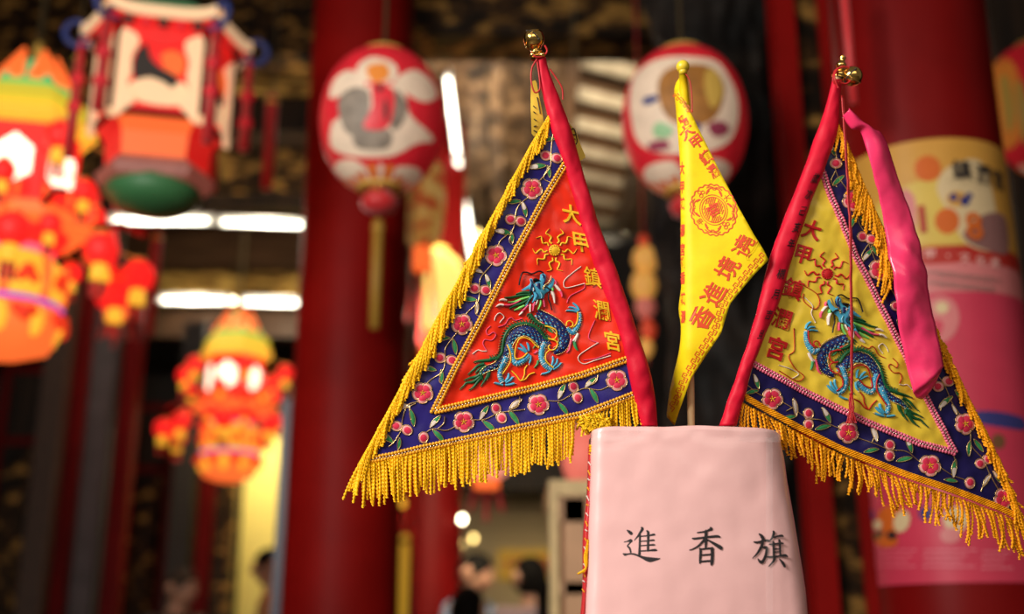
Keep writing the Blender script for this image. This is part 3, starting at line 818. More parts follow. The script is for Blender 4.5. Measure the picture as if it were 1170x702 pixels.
# ---- red ribbons and gold tassel that hang by themselves
def ribbon(name, px, py0, py1, wpx, Y, mat_, label, group=None, top=4.8):
    a = at(px, py0, Y); b = at(px, py1, Y); w = mpp(py0, Y) * wpx / 2
    t = empty(name, b, label, 'tassel', group)
    mb = MB(); mb.lathe([(w * 0.4, a.z - b.z), (w, (a.z - b.z) * 0.97), (w, (a.z - b.z) * 0.55), (w * 0.9, 0.0)], 14, rib=0.08, nrib=7); mb.build('silk', mat_, t, local=True)
    mb = MB(); mb.lathe([(w * 1.15, (a.z - b.z) * 0.93), (w * 1.2, (a.z - b.z) * 0.91), (w * 1.15, (a.z - b.z) * 0.89)], 14); mb.build('binding', lan_gold, t, local=True)
    mb = MB(); mb.tube([(0, 0, a.z - b.z), (0, 0, top - b.z)], 0.004, 5); mb.build('cord', wire_m, t, local=True)
ribbon('red_tassel', 305, 108, 216, 13, 4.4, red_silk, 'long red tassel hanging against the gilded beams', 'red silk tassels')
ribbon('red_tassel', 170, 262, 384, 11, 5.0, red_silk, 'thin red tassel hanging beside the left ceiling tube', 'red silk tassels')
ribbon('red_tassel', 976, -20, 118, 9, 2.25, red_silk, 'narrow red tassel hanging in front of the big pillar', 'red silk tassels', top=4.9)
ribbon('gold_tassel', 428, 250, 376, 12, 4.0, M_('gold_silk', (0.50, 0.30, 0.04), 0.5), 'gold tassel hanging in front of the red column')
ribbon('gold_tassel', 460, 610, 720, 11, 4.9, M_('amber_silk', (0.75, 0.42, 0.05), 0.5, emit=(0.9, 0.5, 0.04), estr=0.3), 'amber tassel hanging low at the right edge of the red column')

# ---- fluorescent tubes and bulbs
def tube_lamp(a, b, rpx, label):
    A = Vector(a); B = Vector(b); d = (B - A).normalized(); mid = (A + B) / 2
    t = empty('ceiling_tube_light', mid, label, 'light', 'fluorescent tubes')
    r = rpx
    mb = MB(); mb.tube([A - mid + d * 0.03, B - mid - d * 0.03], r, 12); mb.build('glass_tube', tube_glow, t, local=True)
    mb = MB(); mb.tube([A - mid, A - mid + d * 0.035], r * 1.08, 12); mb.build('end_cap', white_metal, t, local=True); mb = MB(); mb.tube([B - mid - d * 0.035, B - mid], r * 1.08, 12); mb.build('end_cap', white_metal, t, local=True)
    mb = MB(); up = Vector((0, 0, 1)); s = d.cross(up).normalized()
    rows = []
    for p in (A - mid, B - mid):
        rows.append([p + up * r * 1.6 - s * r, p + up * r * 1.6 + s * r, p + up * r * 3 + s * r, p + up * r * 3 - s * r])
    mb.grid(rows, closed_u=True)
    for p in (A - mid + d * 0.01, B - mid - d * 0.01): mb.tube([p, p + up * r * 2], r * 0.5, 6)
    mb.build('batten', white_metal, t, smooth=False, local=True)
    l = bpy.data.lights.new('tube_lamp', 'POINT'); l.energy = 10; l.color = (1.0, 0.88, 0.66); l.shadow_soft_size = 0.08
    o = bpy.data.objects.new('tube_lamp', l); COL.objects.link(o); o.location = mid - Vector((0, 0.08, 0.08))
def tubes(x0, y0, x1, y1, Y0, Y1, label, r=0.0125): tube_lamp(at(x0, y0, Y0), at(x1, y1, Y1), r, label)
tubes(124, 252, 245, 253, 6.45, 6.45, 'fluorescent tube on the nearer gilded beam, just left of its pair')
tubes(248, 254, 364, 258, 6.45, 6.45, 'fluorescent tube on the nearer gilded beam, reaching the red column')
tubes(181, 343, 263, 344, 9.4, 9.4, 'fluorescent tube on the farther beam, left of the small bulb', 0.017)
tubes(274, 345, 358, 347, 9.4, 9.4, 'fluorescent tube on the farther beam, right of the small bulb', 0.017)
tubes(511, 83, 522, 176, 5.6, 6.9, 'fluorescent tube running away along the ceiling, nearer of the two', 0.014)
tubes(522, 178, 541, 300, 6.95, 9.0, 'fluorescent tube running away along the ceiling, farther of the two', 0.018)
def bulb(px, py, Y, rpx, mat_, label):
    c = at(px, py, Y); r = mpp(py, Y) * rpx
    t = empty('light_bulb', c, label, 'light', 'bare bulbs')
    mb = MB(); mb.lathe([(r * 0.1, -r), (r * 0.6, -r * 0.8), (r, 0), (r * 0.7, r * 0.7), (r * 0.4, r * 1.2)], 16); mb.build('glass', mat_, t, local=True)
    mb = MB(); mb.lathe([(r * 0.42, r * 1.15), (r * 0.45, r * 2.0), (r * 0.2, r * 2.2)], 12); mb.tube([(0, 0, r * 2), (0, 0, 5.3 - c.z)], 0.004, 5); mb.build('socket', wire_m, t, local=True)
bulb(95, 248, 6.3, 2.4, bulb_glow, 'small bright bulb left of the nearer ceiling tubes')
bulb(266, 344, 9.2, 2.6, bulb_glow, 'tiny bulb between the two farther ceiling tubes')
bulb(528, 594, 7.0, 3.6, bulb_glow, 'round white bulb above the person in the checked shirt')
bulb(541, 616, 8.6, 3.4, warm_glow, 'dim warm bulb by the cream wall above the checked shirt, right of its pair')
bulb(527, 622, 8.6, 2.8, warm_glow, 'dim warm bulb by the cream wall above the checked shirt, left of its pair')
bulb(713, 273, 7.2, 3.4, bulb_glow, 'brightest of the three bulbs just right of the red flag sleeve')
bulb(727, 276, 7.5, 4.2, warm_glow, 'soft bulb beside the brighter one near the red flag sleeve')
bulb(697, 277, 7.5, 3.0, warm_glow, 'faint bulb half behind the red flag sleeve')
bulb(473, 272, 6.6, 2.8, bulb_glow, 'bright bulb at the lower edge of the first round lantern')
bulb(546, 270, 7.6, 5.0, warm_glow, 'warm bulb at the far end of the ceiling tubes')
bulb(460, 576, 4.75, 5.0, glow_yellow, 'yellow bulb hanging at the right edge of the red column')
bulb(88, 66, 3.3, 3, glow_lime, 'lime tinted bulb at the edge of the big tiered lantern')
# =================================================================== THE THREE FLAGS
def satin(name, col, rough=0.30, bump=0.16, bscale=45, sheen=0.0, spec=0.42):
    return M_(name, col, rough, sheen=sheen, spec=spec, bump=bump, bscale=bscale, var=0.08, vscale=60)
red_satin = satin('red_satin', (0.76, 0.022, 0.004))
navy_satin = satin('navy_satin', (0.020, 0.012, 0.155), 0.36)
yellow_satin = satin('yellow_satin', (0.80, 0.56, 0.045))
rose_cloth = satin('rose_red_cloth', (0.62, 0.006, 0.030), 0.5, 0.3, 60, spec=0.2)
pink_ribbon_m = satin('hot_pink_ribbon', (0.96, 0.042, 0.16), 0.26, 0.1, 40, spec=0.6)
yellow_cloth = satin('yellow_nylon', (0.90, 0.64, 0.008), 0.5, 0.12, 60, spec=0.2)
print_red = M_('printed_red', (0.72, 0.060, 0.008), 0.55)
gold_thread = M_('gold_thread', (0.86, 0.40, 0.018), 0.45, 0.1, spec=0.35, var=0.15, vscale=400)
fringe_gold = M_('golden_fringe', (0.95, 0.50, 0.004), 0.5, spec=0.25, var=0.12, vscale=300)
fringe_amber = M_('amber_fringe', (0.92, 0.37, 0.004), 0.5, spec=0.25, var=0.12, vscale=300)
metal_gold = M_('metallic_gold_cord', (0.75, 0.52, 0.22), 0.3, 0.85)
crystal = M_('clear_sequin', (0.75, 0.60, 0.50), 0.15, 0.5)
pink_braid_m = M_('pink_braid', (0.78, 0.14, 0.25), 0.4)
thread = lambda n, c, r=0.45: M_(n + '_thread', c, r, spec=0.3, var=0.12, vscale=500)
t_white = thread('white', (0.78, 0.66, 0.58)); t_pink = thread('pink', (0.80, 0.075, 0.17)); t_rose = thread('rose', (0.68, 0.03, 0.08))
t_pale = thread('pale_pink', (0.80, 0.36, 0.34)); t_green = thread('green', (0.035, 0.26, 0.085)); t_dgreen = thread('dark_green', (0.008, 0.095, 0.030))
t_lime = thread('lime', (0.20, 0.62, 0.13)); t_cyan = thread('cyan', (0.06, 0.36, 0.55)); t_blue = thread('blue', (0.035, 0.19, 0.52))
t_navy = thread('navy', (0.008, 0.014, 0.10)); t_lblue = thread('light_blue', (0.22, 0.50, 0.60)); t_black = thread('black', (0.008, 0.007, 0.010))
t_gold = gold_thread; t_yellow = thread('yellow', (0.88, 0.50, 0.02)); t_red = thread('red', (0.52, 0.012, 0.015))
ink = M_('black_ink', (0.012, 0.008, 0.010), 0.6)
pole_wood = ramp_mat('pale_pole_wood', [(0.58, 0.37, 0.17), (0.74, 0.52, 0.28)], [0.3, 0.7], 6, 0.5, stretch=(30, 30, 1))
PXM = 0.00098                                   # metres per picture unit near the flags

def seg_side(P, step):                          # even points with tangents along a polyline
    Q = resample(P, step); out = []
    for i, q in enumerate(Q):
        a = Q[max(i - 1, 0)]; b = Q[min(i + 1, len(Q) - 1)]
        l = math.hypot(b[0] - a[0], b[1] - a[1]) or 1
        out.append((q, ((b[0] - a[0]) / l, (b[1] - a[1]) / l)))
    return out
def braid(mb, path, M, w=2.3, step=3.7, h=0.0012, r=0.0021, bead=True):
    for i, ((x, y), (tx, ty)) in enumerate(seg_side(path, step)):
        nx, ny = -ty, tx
        for sd in (-1, 1):
            o = 0.5 * step if sd > 0 else 0
            mb.ball(M(x + nx * w * sd + tx * o, y + ny * w * sd + ty * o, h), r, 0, 8, 5)
        if bead: mb.ball(M(x, y, h + 0.0011), r * 0.5, 1, 6, 4)
def petal_poly(cx, cy, ang, L, W):
    pts = [(0.12, 0), (0.38, -0.40), (0.72, -0.54), (0.97, -0.26), (0.98, 0.26), (0.72, 0.54), (0.38, 0.40)]
    c, s = math.cos(ang), math.sin(ang)
    return cr([(cx + (x * L * c - y * W * s), cy + (x * L * s + y * W * c)) for x, y in pts], 3, True)
def blossom(t, M, cx, cy, r=11.5, rot=0.0):
    mb = MB()
    for k in range(5):
        a = rot + 2 * PI * k / 5
        mb.sheet(petal_poly(cx, cy, a, r, r * 0.88), M, 2.0, 0.0006, 0.0011, 1.5, 0)
        q = petal_poly(cx, cy, a, r * 0.80, r * 0.70)
        mb.sheet(q, M, 2.2, 0.0015, 0.0007, 1.2, 1)
        mb.line(petal_poly(cx, cy, a, r * 1.03, r * 0.92)[::2], 0.00042, M, 0.0009, 2, 2, closed=True)
    for k in range(5):
        a = rot + 2 * PI * (k + 0.5) / 5
        mb.ball(M(cx + 1.9 * math.cos(a), cy + 1.9 * math.sin(a), 0.0026), 0.0006, 3, 6, 5)
        mb.line([(cx, cy), (cx + 4 * math.cos(a), cy + 4 * math.sin(a))], 0.0003, M, 0.0024, 2, 3)
    return mb.build('blossom', [t_pale, t_rose, metal_gold, t_yellow], t)
def bud(t, M, cx, cy, r=6.2, rot=0.0):
    mb = MB()
    mb.sheet(ell(cx, cy, r, r * 0.86, 16, rot), M, 2.0, 0.0006, 0.0012, 1.5, 0)
    mb.sheet(ell(cx + 0.6 * math.cos(rot), cy + 0.6 * math.sin(rot), r * 0.66, r * 0.6, 12, rot), M, 2.0, 0.0016, 0.0007, 1.2, 1)
    mb.line(ell(cx, cy, r * 1.04, r * 0.9, 12, rot), 0.00042, M, 0.0009, 2, 2, closed=True)
    return mb.build('bud', [t_pale, t_rose, metal_gold], t)
def leaf(t, M, cx, cy, L, ang, tone=0, W=None):
    """ang in degrees, picture-wise; tone 0 green, 1 half white, 2 white"""
    a = math.radians(ang); c, s = math.cos(a), math.sin(a); W = W or L * 0.36
    def P(q): return [(cx + x * L * c - y * W * s, cy + x * L * s + y * W * c) for x, y in q]
    mb = MB()
    whole = cr(P([(-0.52, 0.05), (-0.25, -0.34), (0.1, -0.46), (0.38, -0.26), (0.56, 0.05), (0.3, 0.3), (-0.05, 0.38), (-0.32, 0.28)]), 3, True)
    mb.sheet(whole, M, 2.2, 0.0006, 0.0009, 1.3, 0 if tone < 2 else 1)
    if tone == 1:
        mb.sheet(cr(P([(-0.5, 0.02), (-0.25, -0.26), (0.02, -0.34), (0.05, 0.28), (-0.3, 0.24)]), 3, True), M, 2.2, 0.0015, 0.0003, 1.2, 1)
    mb.line(whole[::3], 0.0004, M, 0.0009, 3, 2, closed=True)
    return mb.build('leaf', [t_green, t_white, metal_gold], t)
def vine(t, M, paths):
    mb = MB()
    for p in paths: mb.line(p, 0.00055, M, 0.0007, 6)
    return mb.build('vine', metal_gold, t)

# ---- the dragon, traced once; A maps its own drawing coordinates to the flag
c1 = lambda *p: [(565 + x / 10.03, 305 + y / 10.03) for x, y in p]
c2_ = lambda *p: [(565 + x / 7.02, 345 + y / 7.02) for x, y in p]
c3 = lambda *p: [(520 + x / 8.26, 365 + y / 8.26) for x, y in p]
def dragon(t, M, A, cord):
    fl = lambda pts: [A(*p) for p in pts]
    sc = math.sqrt(abs((A(601, 400)[0] - A(600, 400)[0]) * (A(600, 401)[1] - A(600, 400)[1]) - (A(601, 400)[1] - A(600, 400)[1]) * (A(600, 401)[0] - A(600, 400)[0])))
    MM = lambda x, y, h=0.0: M(x, y, h)
    def S(mb, pts, w, m=0, h=0.0006, puff=0.0009, sub=5): mb.stroke(fl(pts), [q * sc for q in (w if isinstance(w, (list, tuple)) else [w] * len(pts))], MM, h, puff, 5, sub, m)
    def Ln(mb, pts, r=0.0005, h=0.0012, m=0): mb.line(fl(pts), r, MM, h, 6, m)
    root = MB()
    spineA = c2_((345, 95), (420, 140), (490, 185), (545, 245), (560, 310), (535, 370), (480, 400))
    wA = [11, 13, 13.5, 13.5, 13, 11, 8]
    spineB = c2_((440, 345), (395, 330), (345, 280), (290, 240), (230, 230), (165, 255), (125, 310), (100, 380), (70, 450), (15, 510)) + c3((300, 470), (240, 515))
    wB = [9, 12, 12.5, 13, 12.5, 12, 11, 9, 8.5, 7.5, 6.5, 4]
    S(root, spineB, wB, 0, 0.0006, 0.0012); S(root, spineA, wA, 0, 0.0010, 0.0014)
    body = root.build('dragon', [t_navy], t)
    # scales: rows of little padded lozenges with gold beads between
    mb = MB()
    for sp, ww, lift in ((spineB, wB, 0.0014), (spineA, wA, 0.0021)):
        Q = cr([(p[0], p[1], w) for p, w in zip(sp, ww)], 6); Q = resample(Q, 3.6); 
        for i in range(len(Q)):
            x, y, w = Q[i]; a = Q[max(i - 1, 0)]; b = Q[min(i + 1, len(Q) - 1)]
            dx, dy = b[0] - a[0], b[1] - a[1]; l = math.hypot(dx, dy) or 1; dx /= l; dy /= l
            nr = max(2, int(w / 3.4))
            for j in range(nr + (i % 2)):
                s = (j + (0.5 if i % 2 == 0 else 0.0)) / nr * 2 - 1
                if abs(s) > 0.97: continue
                cx, cy = x - dy * s * w * 0.46, y + dx * s * w * 0.46
                inner = (s > 0.2) if sp is spineA else (s < 0.05)
                rnd = random.random()
                mt = (2 if rnd < 0.45 else (3 if rnd < 0.85 else 1)) if inner else (0 if i % 2 == 0 else (1 if rnd < 0.6 else 2))
                hh = lift * math.sqrt(max(0.1, 1 - s * s * 0.8))
                poly = fl([(cx - dx * 2.0, cy - dy * 2.0), (cx - dy * 1.6, cy + dx * 1.6), (cx + dx * 2.2, cy + dy * 2.2), (cx + dy * 1.6, cy - dx * 1.6)])
                ctr = A(cx, cy)
                vs = [MM(px, py, hh) for px, py in poly] + [MM(ctr[0], ctr[1], hh + 0.0007)]
                mb.add(vs, [(0, 1, 4), (1, 2, 4), (2, 3, 4), (3, 0, 4)], mt)
                if True:
                  for e in (1,):
                    g = A(cx + dx * 1.9 - dy * 1.2 * e, cy + dy * 1.9 + dx * 1.2 * e)
                    mb.ball(MM(g[0], g[1], hh + 0.0003), 0.00050, 4, 5, 4)
    mb.build('scales', [t_navy, t_blue, t_cyan, t_lblue, metal_gold], body)
    # gold edging beads along both sides
    mb = MB()
    for sp, ww in ((spineB, wB), (spineA, wA)):
        Q = resample(cr([(p[0], p[1], w) for p, w in zip(sp, ww)], 6), 1.5)
        for i in range(1, len(Q) - 1):
            x, y, w = Q[i]; dx, dy = Q[i + 1][0] - Q[i - 1][0], Q[i + 1][1] - Q[i - 1][1]; l = math.hypot(dx, dy) or 1
            for s in (-1, 1):
                g = A(x - dy / l * s * w * 0.52, y + dx / l * s * w * 0.52); mb.ball(MM(g[0], g[1], 0.0013), 0.0008, 0, 6, 4)
    mb.build('gold_edging', [metal_gold], body)
    # dark green dorsal fin with toothed edge
    mb = MB()
    for path, w in ((c2_((285, 95), (310, 130), (345, 165), (400, 188), (460, 205)), 4.6), (c2_((435, 300), (410, 290), (385, 255), (345, 210), (300, 188), (240, 172), (170, 185), (120, 220), (85, 280), (70, 350), (60, 410), (20, 462)) + c3((400, 370), (330, 378)), 4.6)):
        S(mb, path, w, 0, 0.0012, 0.0010)
        for i, ((x, y), (tx, ty)) in enumerate(seg_side(cr(path, 5), 3.0)):
            sd = 1 if path[0][1] > 370 else 1
            n = (-ty, tx)
            S(mb, [(x, y), (x + n[0] * 2.6 - tx, y + n[1] * 2.6 - ty), (x + n[0] * 4.4 + tx * 0.6, y + n[1] * 4.4 + ty * 0.6)], [2.4, 1.6, 0.4], 0, 0.0009, 0.0007, 2)
            g = A(x + n[0] * 4.8, y + n[1] * 4.8); mb.ball(MM(g[0], g[1], 0.0008), 0.0004, 1, 5, 4)
    mb.build('fin', [t_dgreen, metal_gold], body)
    # legs and claws
    def leg_(pts, w, claws):
        mb = MB(); S(mb, pts, w, 0, 0.0013, 0.0013)
        Q = resample(cr([(p[0], p[1], q) for p, q in zip(pts, w)], 5), 2.2)
        for i in range(len(Q)):
            x, y, ww = Q[i]; a = Q[max(i - 1, 0)]; b = Q[min(i + 1, len(Q) - 1)]
            dx, dy = b[0] - a[0], b[1] - a[1]; l = math.hypot(dx, dy) or 1
            for s in (-0.7, 0.0, 0.7):
                g = A(x - dy / l * s * ww * 0.36, y + dx / l * s * ww * 0.36)
                mb.ball(MM(g[0], g[1], 0.0024 - abs(s) * 0.0008), 0.0009 * sc, random.choice((0, 1, 2, 3)), 6, 4)
            for s in (-1, 1):
                g = A(x - dy / l * s * ww * 0.5, y + dx / l * s * ww * 0.5); mb.ball(MM(g[0], g[1], 0.0014), 0.00055, 4, 5, 4)
        o = mb.build('leg', [t_cyan, t_blue, t_lblue, t_white, metal_gold], body)
        return o
    def claw_(strokes):
        mb = MB()
        for pts, w in strokes:
            S(mb, pts, w, 0, 0.0014, 0.0011)
            (x0, y0), (x1, y1) = pts[-2], pts[-1]; l = math.hypot(x1 - x0, y1 - y0) or 1
            S(mb, [(x1, y1), (x1 + (x1 - x0) / l * 1.6 + 0.3, y1 + (y1 - y0) / l * 1.6 + 0.8)], [1.0, 0.5], 1, 0.0012, 0.0005, 2)
        mb.build('claw', [t_cyan, t_white], body)
    leg_(c2_((405, 325), (382, 390), (378, 450), (405, 510), (455, 545)), [8, 7.5, 7, 6.5, 5], None)
    claw_([(c2_((445, 560), (410, 575), (378, 580)), [2.6, 3, 2.4]), (c2_((455, 520), (472, 470), (468, 438)), [2.6, 3, 2.4]), (c2_((465, 530), (500, 490), (505, 458)), [2.6, 3, 2.4]), (c2_((470, 545), (510, 520), (535, 492)), [2.6, 3, 2.4])])
    leg_(c2_((585, 215), (625, 245), (660, 205), (682, 150), (680, 90)), [5, 7, 7, 5.5, 4.5], None)
    claw_([(c2_((670, 85), (630, 72), (578, 70)), [2.2, 2.8, 2.4]), (c2_((672, 75), (640, 50), (598, 42)), [2.2, 2.8, 2.4]), (c2_((680, 70), (662, 35), (630, 8)), [2.2, 2.8, 2.4]), (c2_((686, 90), (692, 110), (690, 125)), [2.0, 2.0, 1.4])])
    leg_(c2_((120, 345), (140, 400), (148, 460), (180, 495), (235, 470), (280, 425)), [6, 6, 6.5, 7, 7, 6], None)
    claw_([(c2_((255, 408), (222, 385), (190, 370)), [2.4, 3, 2.4]), (c2_((262, 400), (235, 365), (207, 338)), [2.4, 3, 2.4]), (c2_((278, 395), (275, 355), (262, 328)), [2.4, 3, 2.4]), (c2_((292, 430), (290, 470), (280, 492)), [2.2, 2.8, 2.2])])
    leg_(c2_((95, 440), (75, 490), (50, 545), (45, 600), (65, 645)), [9, 8, 6.5, 6, 6], None)
    claw_([(c2_((70, 668), (30, 658), (0, 650)), [2.8, 3.2, 2.4]), (c2_((85, 640), (110, 610), (115, 575)), [2.8, 3.4, 3]), (c2_((90, 650), (125, 630), (148, 605)), [2.8, 3.2, 2.8]), (c2_((85, 668), (125, 665), (160, 655)), [2.8, 3.2, 2.8])])
    # raised cords in the flag's accent colour
    mb = MB()
    for p in (c2_((400, 195), (445, 205), (490, 230), (497, 270), (480, 298), (450, 300), (430, 290)), c2_((445, 300), (490, 315), (505, 345), (485, 380), (450, 388), (432, 365), (445, 345)),
              c2_((440, 390), (412, 420), (410, 470), (440, 505), (470, 530)), c2_((575, 195), (580, 165), (605, 155), (628, 175), (620, 200), (600, 205)), c2_((628, 205), (655, 180), (668, 130), (665, 80)),
              c2_((100, 340), (125, 400), (130, 470), (100, 530), (65, 580)), c2_((180, 330), (165, 400), (170, 455), (220, 450), (265, 410)), c2_((185, 330), (200, 300), (240, 290), (290, 310), (330, 350), (355, 370))):
        Ln(mb, p, 0.00085, 0.0026)
    for p in (c2_((135, 550), (175, 590), (212, 634), (240, 590), (245, 540), (265, 508)), c2_((212, 634), (250, 620), (280, 585), (322, 568))):
        Ln(mb, p, 0.0008, 0.0010)
    mb.build('raised_cord', [cord], body)
    # flames round the shoulder
    mb = MB()
    for p, w, m in ((c2_((668, 255), (655, 290), (625, 318)), [4, 4, 2], 0), (c2_((655, 285), (650, 305), (640, 330)), [3.5, 3, 1], 0), (c2_((618, 300), (605, 350), (598, 385), (578, 410)), [3.4, 3.2, 2.6, 1], 1), (c2_((640, 320), (645, 350), (655, 375), (665, 392)), [4, 4, 3, 1], 2),
                    (c2_((350, 340), (330, 350), (310, 375)), [2.6, 2, 1], 2), (c2_((345, 395), (330, 410), (312, 415)), [3, 2.4, 1], 1), (c2_((350, 470), (345, 500), (318, 530)), [3, 3, 1], 2), (c2_((380, 165), (400, 180), (385, 195)), [2.4, 2.4, 1], 3), (c2_((430, 215), (450, 235), (470, 250)), [2.4, 2.4, 1], 2)):
        S(mb, p, w, m, 0.0012, 0.0008)
    mb.build('flame', [t_white, t_pink, t_green, t_rose], body)
    # tail
    mb = MB()
    for p, w in ((c3((345, 385), (250, 392), (205, 398), (172, 405)), [4.5, 3.6, 2.6, 0.8]), (c3((275, 420), (215, 440), (170, 480), (118, 522)), [4.5, 3.6, 2.8, 0.8]), (c3((240, 520), (190, 545), (140, 555), (82, 575)), [5, 4, 3, 0.8]),
                 (c3((235, 545), (170, 590), (110, 600), (80, 630), (42, 660)), [5, 4, 3, 2.4, 0.8]), (c3((250, 550), (215, 590), (175, 640), (128, 667)), [5, 4, 3, 0.8]), (c3((315, 500), (305, 540), (275, 590), (240, 632)), [4, 4, 3, 0.8]),
                 (c3((300, 440), (255, 480), (245, 530), (260, 570)), [5, 6, 6, 3]), (c3((270, 450), (220, 480), (190, 510)), [4, 3.4, 1]), (c3((325, 480), (320, 530), (300, 570)), [4, 3.5, 1.5])):
        S(mb, p, w, 0, 0.0009, 0.0009)
        Ln(mb, [(x + 0.4, y + 0.9) for x, y in p], 0.0003, 0.0010, 1)
    mb.build('tail', [t_dgreen, metal_gold], body)
    # mane and beard
    mb = MB()
    G, P_, W_, LG, B_ = 0, 1, 2, 3, 4
    for p, w, m in ((c1((425, 300), (335, 295), (245, 312)), [4, 4, 1.6], G), (c1((410, 320), (300, 325), (190, 350), (110, 352)), [4, 3.6, 2.8, 1.2], G), (c1((400, 345), (300, 375), (230, 400), (150, 405)), [4, 3.6, 3, 1], LG),
                    (c1((140, 385), (90, 375), (50, 390)), [2.8, 2.6, 1], W_), (c1((300, 380), (240, 415), (170, 440), (100, 440)), [2.6, 3, 3, 1.6], P_), (c1((105, 440), (60, 435), (15, 460)), [3, 3, 1], W_),
                    (c1((400, 370), (320, 415), (240, 440), (170, 480)), [4.4, 4, 3.4, 1.4], G), (c1((345, 445), (290, 470), (225, 500)), [3.4, 3.6, 1.4], LG), (c1((385, 440), (350, 480), (312, 515)), [3, 3, 2], P_), (c1((325, 515), (305, 535), (282, 555)), [2.8, 2.6, 1], W_),
                    (c1((420, 330), (400, 380), (350, 440)), [4, 4, 2], G), (c1((440, 330), (400, 370), (370, 430), (355, 455)), [2.6, 3, 2.6, 1], B_), (c1((480, 300), (460, 360), (435, 415)), [3, 3, 1.2], B_),
                    (c1((462, 405), (450, 450), (440, 510)), [2.8, 3, 1.6], P_), (c1((412, 430), (408, 470), (410, 520)), [2.4, 2.4, 1.2], W_), (c1((530, 385), (530, 430), (498, 495)), [3.2, 3.6, 1.4], LG), (c1((562, 370), (570, 410), (575, 462)), [2.6, 2.8, 1.8], P_), (c1((495, 380), (485, 410), (470, 440)), [2, 2, 1], W_)):
        S(mb, p, w, m, 0.0022, 0.0011)
    mb.build('mane', [t_dgreen, t_pink, t_white, t_lime, t_cyan], body)
    # head
    mb = MB()
    face = c1((300, 270), (350, 240), (392, 212), (410, 185), (395, 140), (432, 138), (445, 200), (520, 150), (522, 92), (560, 72), (590, 95), (588, 160), (562, 190), (600, 220), (640, 180), (660, 122), (692, 142), (672, 220), (622, 280), (572, 312), (568, 362), (500, 372), (455, 395), (436, 410), (455, 340), (440, 290), (400, 260), (330, 278))
    f2 = fl(face); area = sum(a[0] * b[1] - b[0] * a[1] for a, b in zip(f2, f2[1:] + f2[:1]))
    mb.sheet(f2, MM, 2.2, 0.0030, 0.0012, 1.5, 0)
    for p, w, m in ((c1((505, 190), (500, 225), (515, 258)), [5, 6.5, 3], 1), (c1((440, 150), (475, 150), (515, 158)), [2, 4.4, 2], 2), (c1((545, 90), (570, 120), (575, 165)), [3, 3, 2], 1), (c1((560, 230), (600, 240), (640, 272)), [1.4, 3, 1.6], 2),
                    (c1((430, 210), (445, 250), (460, 290)), [2, 2.4, 1], 1), (c1((545, 100), (550, 130)), [1.4, 1.4], 3), (c1((410, 150), (425, 190), (415, 240), (400, 300)), [1.5, 2, 2, 1], 1), (c1((440, 235), (445, 265), (440, 285)), [1.6, 2, 1], 4), (c1((460, 200), (480, 210), (470, 225)), [1.6, 1.6, 1], 4),
                    (c1((520, 290), (540, 330), (535, 365)), [1.4, 2, 1], 5), (c1((470, 300), (490, 330), (470, 370)), [1.4, 1.8, 1], 1), (c1((575, 170), (560, 195), (570, 215)), [2, 2, 1], 1)):
        S(mb, p, w, m, 0.0042, 0.0008)
    Ln(mb, c1((555, 268), (575, 215), (620, 180), (650, 108)), 0.00075, 0.0048, 6)
    Ln(mb, c1((540, 255), (555, 240), (545, 225)), 0.0005, 0.0052, 6)
    mb.build('head', [t_cyan, t_navy, t_black, t_lblue, t_white, t_lblue, metal_gold], body)
    mb = MB()
    for p, w, m in ((c1((690, 205), (720, 235), (755, 275)), [3, 3.6, 2.4], 0), (c1((752, 275), (770, 305), (775, 345)), [2.6, 2.6, 1], 1), (c1((692, 155), (705, 185), (700, 205)), [2, 2, 1.6], 1), (c1((655, 275), (680, 330), (692, 415)), [3.6, 4, 1.2], 0), (c1((660, 240), (668, 262), (660, 282)), [3.4, 3.4, 2.4], 2)):
        S(mb, p, w, m, 0.0024, 0.0010)
    mb.build('fang', [t_white, t_pink, t_lime], body)
    mb = MB()
    for p in (c1((280, 215), (292, 140), (320, 72), (370, 65), (430, 82), (510, 52), (562, 72)), c1((622, 300), (618, 370), (640, 430), (655, 500))):
        Ln(mb, p, 0.00095, 0.0030)
    mb.build('whisker', [t_black], body)
    return body
def sun_badge(t, M, cx, cy, mat_, up=0.0):
    mb = MB(); mb.sheet(ell(cx, cy, 6.6, 6.6, 18), M, 2.2, 0.0008, 0.0014, 2.0)
    for k in range(14): mb.ball(M(cx + 5.6 * math.cos(k * PI / 7), cy + 5.6 * math.sin(k * PI / 7), 0.0021), 0.0008, 0, 6, 4)
    for k in range(5):
        a0 = up + 2 * PI * k / 5
        for d in (-0.36, 0.36):
            a = a0 + d; e = -1 if d < 0 else 1
            pts = []
            for i in range(6):
                r = 8.5 + i * 3.4; b = a + 0.13 * math.sin(i * 2.1) * e
                pts.append((cx + r * math.cos(b), cy + r * math.sin(b)))
            mb.stroke(pts, [2.0, 2.4, 2.2, 2.0, 1.5, 0.5], M, 0.0004, 0.0009)
    return mb.build('sun', mat_, t)
def cloud_cords(t, M, A, groups):
    for pts, m in groups:
        mb = MB(); mb.line([A(*p) for p in pts], 0.00055, M, 0.0007, 6); mb.build('cloud_outline', t_white if m else t_pink, t)
